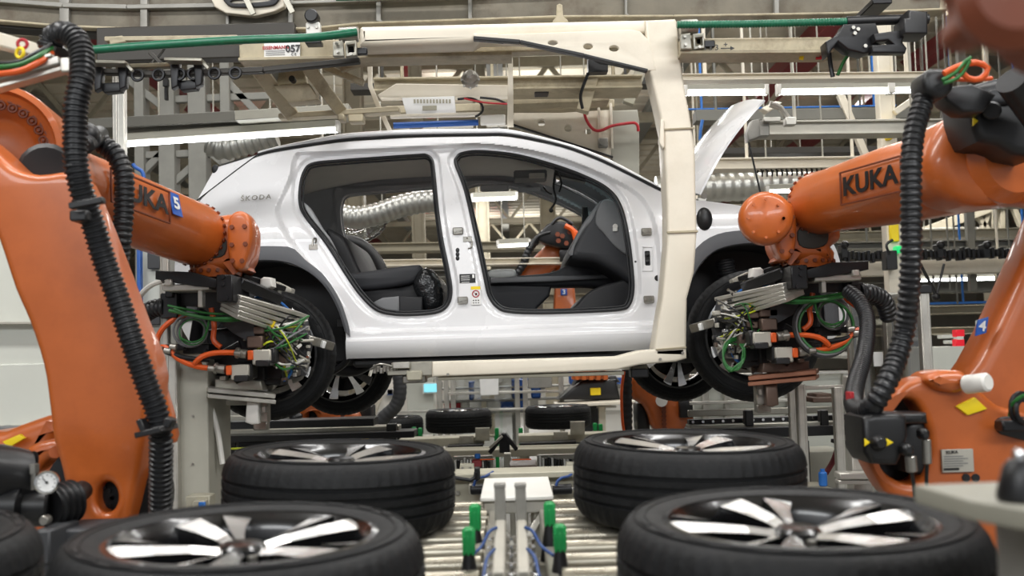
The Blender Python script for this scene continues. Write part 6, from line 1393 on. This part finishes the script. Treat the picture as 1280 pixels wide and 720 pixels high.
for x, y, tx in ((575, 588, 'beige upright plate behind the girder, near the wheel under robot 5'), (708, 586, 'beige upright plate behind the girder, near the wheel under robot 4')):
    t = thing('upright_plate', tx, 'plate', W(x+8, y+20, 5.4), 'upright plates')
    b = MB(); b.pplate([(x, y-8), (x+17, y-8), (x+20, y+14), (x-3, y+14)], 5.4, .05, .006); b.build('plate', 'beige', t)
    b = MB(); bolts(b, [(x+3, y-3), (x+13, y-3), (x+3, y+6), (x+13, y+6)], 5.4, .008); b.build('bolts', 'steel', t)
    b = MB(); p = W(x+8, y+13, 5.45); b.box((p.x, 5.46, p.z/2), (.06, .06, p.z)); b.build('post', 'zinc', t)
# electronics rows
for (x0, x1, y0, tx) in ((566, 616, 573, 'row of small valve terminals left of the centre column'), (672, 722, 571, 'row of small valve terminals right of the centre column')):
    t = thing('valve_terminal', tx, 'valve terminal', W((x0+x1)/2, y0+22, 7.0), 'valve terminals')
    b = MB(); b.pbox(x0, y0-2, x1, y0+20, 7.05, .1); b.build('backplate', 'zinc', t)
    b = MB()
    for k in range(12): x = x0 + 2 + k*(x1-x0-4)/12; b.pbox(x, y0 + rnd.uniform(0, 4), x+2.6, y0+rnd.uniform(12, 18), 6.98, .06, m=rnd.choice((0, 0, 1, 2)))
    b.build('terminals', ['white_plastic', 'black', 'chrome'], t)
    b = MB(); b.pbar((x0-4, y0+19, 6.95), (x1+4, y0+18, 6.95), 3, .15); p = W(x0+5, y0+20, 7); q = W(x1-5, y0+20, 7)
    for s in (p, q): b.box((s.x, 7.03, s.z/2), (.05, .05, s.z))
    b.build('stand', 'beige', t)
t = thing('small_table', 'small brown topped table in the centre gap behind the pale plate', 'table', (W(654, 436, 6).x, 6.1, 0))
b = MB(); b.pbar((637, 581, 6), (671, 580, 6), 4, .3); b.build('top', 'copper_brown', t)
b = MB()
for x in (639, 648, 655, 669): p = W(x, 582, 6); b.box((p.x, 6.1, p.z/2), (.03, .03, p.z))
b.build('legs_frame', 'zinc', t)
b = MB(); b.pbox(652, 585, 660, 598, 6.2, .1); b.build('box', 'black', t)
t = thing('bottle_holder', 'dark holder with blue capped bottle left of the centre column', 'holder', W(597, 590, 6.6))
b = MB(); b.pbox(590, 575, 602, 584, 6.5, .1); b.pbox(592, 584, 600, 590, 6.5, .08); b.build('holder', 'dark_red', t)
b = MB(); c = W(597, 573, 6.55); b.cyl(c, c + V((0, 0, .03)), .018, ch=.004); b.build('blue_cap', 'blue_cable', t)
b = MB(); b.pbar((600, 574.5, 6.5), (618, 574, 6.5), 1.3, .02); b.pbar((640, 574.5, 6.5), (664, 574, 6.5), 1.3, .02); b.build('orange_rail', 'orange_cable', t)
b = MB(); b.ppath([(567, 597, 4.3), (580, 599, 4.3), (592, 600, 4.3), (595, 590, 4.3)], .008); b.pbox(593, 585, 600, 600, 4.3, .05); b.build('lever', 'black_metal', t)
# cell behind: control stand, screens, cabinets
t = thing('control_stand', 'pale control cabinet with a small blue screen below the lifting arm', 'cabinet', (W(522, 436, 14).x, 14.2, 0))
p, q = W(508, 474, 14), W(541, 474, 14); b = MB(); b.box(((p.x+q.x)/2, 14.2, p.z/2), (q.x-p.x, .35, p.z)); b.build('cabinet', 'panel_white', t)
b = MB(); b.pbox(528, 478, 548, 492, 13.9, .08); b.build('monitor', 'white_plastic', t)
b = MB(); b.pbox(530, 480, 546.5, 490, 13.88, .02); b.build('screen', 'screen', t)
b = MB(); b.hose([W(*p) for p in ((498, 462, 10.5), (500, 490, 10.5), (494, 508, 10.5), (478, 524, 10.5), (470, 545, 10.5), (468, 640, 10.5))], .07, .05, 16, amp=.04); one(b, 'exhaust_pipe', 'dark_grey', 'dark bent pipe going down below the rear of the car', 'pipe')
b = MB(); b.pbar((484, 466, 10.8), (430, 616, 10.8), 9, .1); one(b, 'leaning_strut', 'cream', 'cream strut leaning behind the dark bent pipe', 'strut')
t = thing('cell_fence', 'aluminium cell fence with blue and pale panels in the middle background', 'fence', (W(640, 436, 12.4).x, 12.4, 0))
for px in (548, 557, 565, 645, 655, 700): 
    b = MB(); profile(b, px, 440, 700, 12.4, .06, True); b.build('post', 'alu', t)
b = MB(); b.pbar((440, 517, 12.3), (770, 508, 12.3), 3, .06); b.pbar((560, 492, 12.3), (700, 489, 12.3), 3, .06); b.build('rail', 'alu', t)
p, q = W(566, 450, 12.42), W(644, 450, 12.42); b = MB(); b.box(((p.x+q.x)/2, 12.42, p.z/2), (q.x-p.x, .01, p.z), ch=0); b.build('clear_panel', 'clear_film', t)
b = MB(); b.pbox(600, 472, 623, 494, 12.2, .03); b.build('paper_board', 'white_label', t)
b = MB(); b.pbox(660, 468, 690, 485, 12.1, .05); b.build('grey_panel', 'grey_metal', t)
t = thing('storage_rack', 'grey steel rack with three shelves of boxes behind the cell fence', 'rack', (W(650, 436, 15).x, 15.2, 0)); SHELF = {}
xa, xb = W(548, 500, 15).x, W(735, 500, 15).x
for ys in (484, 500, 515):
    z = W(640, ys, 15).z; SHELF[ys] = z; b = MB(); b.box(((xa+xb)/2, 15.17, z), (xb-xa, .42, .024)); b.build('shelf', 'hall_pale', t)
for x in (xa, (xa+xb)/2, xb):
    b = MB(); b.box((x, 15.40, 1.1), (.05, .05, 2.2)); b.build('upright', 'hall_pale', t)
for x0, y0, x1, y1, m, tx in ((586, 476, 592, 499, 'blue', 'tall narrow blue bin in the middle background'), (640, 478, 654, 502, 'blue', 'blue bin left of the black robot base'), (646, 490, 660, 520, 'blue', 'lower blue bin left of the right far wheel'), (626, 496, 642, 508, 'blue', 'blue tray on the far rack'), (555, 500, 575, 512, 'red', 'red and white carton in the middle background'), (712, 466, 724, 482, 'blue', 'blue box behind the black robot base'), (608, 500, 625, 514, 'white_plastic', 'white box on the far rack'), (664, 486, 676, 504, 'blue', 'dark blue crate left of the black robot base'), (576, 498, 586, 512, 'white_plastic', 'white carton beside the red carton')):
    ys = min((484, 500, 515), key=lambda q: abs(q - y1)); y0, y1 = y0 + ys - y1, ys
    b = MB(); b.pbox(x0, y0, x1, y1, 15, .3, ch=.02); b.pbox(x0-.5, y0, x1+.5, y0+2, 14.98, .34); dz = SHELF[ys] + .012 - b.lo()[0][2]; b.v = [p + V((0, 0, dz)) for p in b.v]
    one(b, 'storage_box', m, tx, 'box', 'boxes in the background rack')
t = thing('assembly_wall', 'bright white machine wall in the far middle background', 'machine', (W(620, 436, 24).x, 24, 0))
p, q = W(440, 452, 24), W(800, 440, 24); b = MB(); b.box(((p.x+q.x)/2, 24.3, p.z/2), (q.x-p.x, .3, p.z)); b.build('cabinet', 'box_white', t)
b = MB()
for k in range(40): x, y = rnd.uniform(450, 780), rnd.uniform(452, 500); b.pbox(x, y, x+rnd.uniform(4, 16), y+rnd.uniform(3, 10), 23.8, .3, m=rnd.choice((0, 0, 1, 2, 3)))
b.build('fittings', ['white_plastic', 'hall_grey', 'blue', 'dark_grey'], t)
# dark conveyors at left under the rear of the car
t = thing('belt_conveyor', 'dark belt conveyor under the rear gripper', 'conveyor', (W(320, 436, 8.5).x, 8.5, 0))
b = MB(); b.pbar((262, 533, 8.6), (470, 527, 8.6), 12, .3); b.pbar((262, 548, 8.4), (520, 541, 8.4), 8, .3); b.build('side_rail', 'black_metal', t)
b = MB(); b.pbar((262, 540, 8.5), (500, 534, 8.5), 6, .2); b.pbar((280, 524, 8.7), (330, 523, 8.7), 8, .1); b.build('belt', 'zinc', t)
b = MB(); b.pbar((262, 562, 8.2), (340, 559, 8.2), 2, .02); b.build('yellow_strip', 'lime', t)
b = MB(); b.pbox(483, 530, 495, 552, 8.3, .1); b.pbox(440, 533, 500, 548, 8.7, .1); b.build('upright_bracket', 'black', t)
b = MB()
for px in (290, 420): p = W(px, 548, 8.5); b.box((p.x, 8.5, p.z/2), (.09, .09, p.z))
b.build('leg', 'black', t)

for o, tx in ((far_wheels[2], 'low conveyor frame under the distant wheel beside the bent pipe'), (far_wheels[3], 'low conveyor frame under the distant wheel of the rear gripper side')):
    x, y, z = o.location; t = thing('conveyor_section', tx, 'conveyor', (x, y, 0)); b = MB(); b.box((x, y, z-.04), (.9, .7, .08)); b.build('deck', 'zinc', t)
    for sx in (-.38, .38):
        b = MB(); b.box((x+sx, y, (z-.08)/2), (.08, .6, z-.08)); b.build('leg', 'zinc', t)
# ================= background robots =================
def small_robot(label, g, Y, parts):   # smaller in the picture, further away
    t = thing('industrial_robot', label, 'robot', (W(*g, Y).x, Y+.1, 0), 'orange robots fitting wheels')
    for nm, m, fn in parts:
        b = MB(); fn(b); b.build(nm, m, t, 50)
    robot_base(t, W(*g, Y).x, Y+.25, W(g[0], g[1]+6, Y).z, .22)
    return t
small_robot('small orange robot seen below the rear wheels of the car', (412, 548), 8.9, [
    ('turret', 'orange', lambda b: b.pplate([(373, 516), (384, 507), (402, 506), (424, 512), (424, 553), (400, 556), (398, 530), (392, 516), (384, 516), (382, 535), (376, 535)], 8.9, .35, .05, smooth=2)),
    ('lower_arm', 'orange', lambda b: b.pplate([(430, 517), (444, 517), (450, 535), (455, 548), (452, 556), (430, 556)], 8.85, .3, .04, smooth=2)),
    ('joint_ring', 'orange_dark', lambda b: (b.pbox(423, 515, 431, 554, 8.95, .3), bolts(b, [(427, 520+4*k) for k in range(9)], 8.95, .02))),
    ('joint_cap', 'yellow', lambda b: b.cyl(W(453, 543, 8.9), W(457, 543, 8.85), .05)),
    ('motor', 'black', lambda b: (b.pbox(383, 514, 396, 553, 9.0, .2), b.pbox(446, 508, 464, 540, 9.2, .3))),
    ('cable_hose', 'hose_black', lambda b: b.phose([(364, 512, 8.8), (369, 520, 8.8), (374, 535, 8.8), (372, 560, 8.8)], .06, .05, 14))])
small_robot('orange robot below the front wheels, beside a yellow cable and black hose', (836, 545), 8.9, [
    ('turret', 'orange', lambda b: b.pplate([(788, 468), (806, 470), (826, 478), (850, 494), (866, 512), (876, 522), (876, 542), (850, 542), (820, 540), (812, 520), (804, 506), (793, 500), (788, 490)], 8.8, .35, .06, smooth=2, res=4)),
    ('joint_ring', 'orange_dark', lambda b: bolts(b, [(829 + k*.2, 500 + 5*k) for k in range(8)], 8.78, .022)),
    ('joint_cap', 'white_plastic', lambda b: b.cyl(W(827, 501, 8.8), W(827, 501, 8.7), .05)),
    ('motor', 'black', lambda b: (b.pbox(850, 500, 871, 522, 8.72, .2), b.pbox(797, 505, 812, 540, 8.95, .3))),
    ('cable_hose', 'hose_black', lambda b: b.phose([(783, 462, 8.7), (784, 490, 8.7), (784, 545, 8.7)], .045, .05, 14)),
    ('yellow_cable', 'orange_cable', lambda b: b.ppath([(780, 464, 8.6), (777, 490, 8.6), (778, 525, 8.6), (781, 545, 8.6)], .012))])
t = small_robot('orange robot number 3 seen through the front door opening, on a black base below', (735, 500), 12.2, [
    ('forearm', 'orange', lambda b: b.pplate([(640, 348), (652, 338), (682, 306), (694, 304), (708, 316), (706, 326), (690, 338), (676, 352), (650, 356)], 12.0, .3, .06, smooth=2)),
    ('lower_arm', 'orange', lambda b: b.pplate([(694, 355), (718, 355), (722, 400), (752, 470), (722, 472), (692, 395)], 12.1, .3, .03)),
    ('elbow', 'orange', lambda b: b.pplate([(694, 330), (712, 322), (722, 336), (716, 358), (698, 358)], 12.1, .3, .06, smooth=2)),
    ('wrist', 'black_metal', lambda b: (b.pplate([(672, 300), (684, 280), (702, 276), (720, 284), (722, 300), (712, 312), (696, 308)], 11.8, .25, .03, smooth=2), b.pbox(700, 312, 714, 326, 11.8, .2))),
    ('bolts', 'orange_dark', lambda b: bolts(b, [(697, 293), (703, 295), (698, 301), (712, 290), (708, 304)], 11.75, .03)),
    ('cable_hose', 'hose_black', lambda b: (b.phose([(640, 352, 11.9), (654, 330, 11.9), (664, 308, 11.9), (680, 292, 11.9)], .05, .05, 14), b.ppath([(664, 310, 11.8), (672, 296, 11.8), (688, 290, 11.8)], .02), b.ppath([(690, 280, 11.8), (700, 272, 11.8), (716, 280, 11.8)], .02))),
    ('orange_cable', 'orange_cable', lambda b: (b.ppath([(706, 282, 11.7), (716, 288, 11.7), (720, 300, 11.7)], .03), b.ppath([(712, 284, 11.7), (724, 296, 11.7), (722, 312, 11.7)], .025))),
    ('number_sticker', 'label_blue', lambda b: b.pbox(701, 361, 709, 369, 12.08, .02)),
    ('number_figure', 'white_label', lambda b: b.ptext('3', 6, 705, 365, 12.07))])
b = MB(); b.pplate([(697, 500), (716, 484), (726, 477), (770, 474), (776, 500)], 12, .6, .04); b.pplate([(716, 484), (722, 472), (770, 470), (776, 478)], 12.1, .5, .03);  b.build('cover', 'black', t)
b = MB(); b.pbox(738, 485, 751, 494, 11.96, .05); b.build('yellow_sticker', 'yellow', t)
b = MB(); b.pbox(715, 466, 760, 474, 11.9, .2); 
for k in range(5): b.pbox(718 + k*9, 464, 724 + k*9, 475, 11.85, .1)
b.build('orange_plugs', 'orange', t)
b = MB(); b.pbar((693, 506, 12.0), (790, 501, 12.0), 4, .6); p = W(752, 508, 12.1); q = W(785, 506, 12.1); b.box((p.x, 12.1, p.z/2), (.08, .08, p.z)); b.box((q.x, 12.1, q.z/2), (.08, .08, q.z)); b.build('platform', 'cream', t)

# ================= foreground grey table, small boxes =================
t = thing('side_table', 'blurred grey table corner in front of robot 4, black rubber buffer on it', 'table', (1.0, 1.35, 0))
zt = W(1145, 607, 1.55).z
p0, p1 = W(1143, 608, 1.56), W(1153, 629, 1.42); b = MB(); far_ = W(1258, 602, 1.60)
T = M.Translation((0, 0, zt - .014)); x0 = p0.x
b.plate([(x0, 1.56), (x0+.012, 1.40), (x0 + .10, 1.17), (x0+.85, 1.0), (x0+.85, 1.62)], .028, T, .004); b.build('top', 'table_grey', t)
b = MB(); b.plate([(x0+.10, 1.52), (x0+.095, 1.40), (x0+.16, 1.25), (x0+.80, 1.10), (x0+.80, 1.56)], zt-.03, M.Translation((0, 0, (zt-.03)/2)), .005); b.build('body', 'grey_metal', t)
t = thing('rubber_buffer', 'black rubber buffer with a steel bolt on the grey table corner', 'foot', W(1276, 623, 1.38))
c = V((W(1276, 600, 1.38).x, 1.38, zt)); b = MB(); b.lathe([(.030, 0), (.032, .008), (.026, .03), (.022, .045), (.014, .055), (0, .055)], c, n=32); b.build('rubber', 'black', t)
b = MB(); b.lathe([(.009, .05), (.009, .064), (.005, .07), (0, .07)], c, n=12); b.build('bolt', 'chrome', t)
b = MB(); b.pbox(40, 664, 62, 706, 2.9, .2); b.pbox(50, 663, 125, 704, 3.0, .2); lo_, hi_ = b.lo(); b.box(((lo_[0]+hi_[0])/2, 3.1, lo_[2]/2), (.2, .15, lo_[2])); one(b, 'junction_box', 'dark_grey', 'dark grey box between the counterbalance cylinder and the left wheel', 'box')
# ================= light =================
def area(name, loc, sx, sy, energy, rot=(0, 0, 0), col=(1, .99, .97)):
    l = bpy.data.lights.new(name, 'AREA'); l.shape = 'RECTANGLE'; l.size = sx; l.size_y = sy; l.energy = energy; l.color = col
    o = bpy.data.objects.new(name, l); C.objects.link(o); o.location = loc; o.rotation_euler = rot; return o
for k, (x, y, z, e) in enumerate(((-3, 2.5, 5.6, 200), (3, 2.5, 5.6, 200), (-3, 8.5, 6.2, 95), (3, 8.5, 6.2, 150), (0, 5.5, 6.4, 130), (-6, 14, 6.6, 130), (6, 14, 6.6, 260), (-6, 22, 6.6, 260), (6, 22, 6.6, 300), (0, 30, 6.6, 420), (0, 40, 6.6, 550))):
    area('ceiling_lamp', (x, y, z), 4.0, .5, e)
for x, y, e in ((0, 17, 170), (6, 15, 150), (-5, 16, 45), (0, 11, 60)): area('back_fill', (x, y, 4.4), 3.0, .4, e)  # fill lights added to brighten the background behind the car
for x, y, e in ((-3, 12, 70), (4, 12, 110), (0, 20, 110), (0, 30, 120), (0, 42, 130)): area('ceiling_fill', (x, y, 5.3), 4, .6, e, (PI, 0, 0))  # added upward fill, lightens the roof underside; no fixtures modelled
area('aisle_lamp', (-3.5, -4, 5.0), 5, 1.2, 250, (math.radians(48), 0, 0), (.97, .99, 1))
area('aisle_lamp', (3.5, -4, 5.0), 5, 1.2, 250, (math.radians(48), 0, 0), (.97, .99, 1))
w = bpy.data.worlds.new('world'); bpy.context.scene.world = w; w.use_nodes = True
bg = w.node_tree.nodes['Background']; bg.inputs['Color'].default_value = (.93, .96, 1, 1); bg.inputs['Strength'].default_value = .42
sc = bpy.context.scene
sc.view_settings.view_transform = 'Standard'; sc.view_settings.look = 'None'; sc.view_settings.gamma = 1; sc.view_settings.exposure = 0.0; sc.view_settings.use_curve_mapping = False
sc.cycles.use_denoising = True
split_loose()
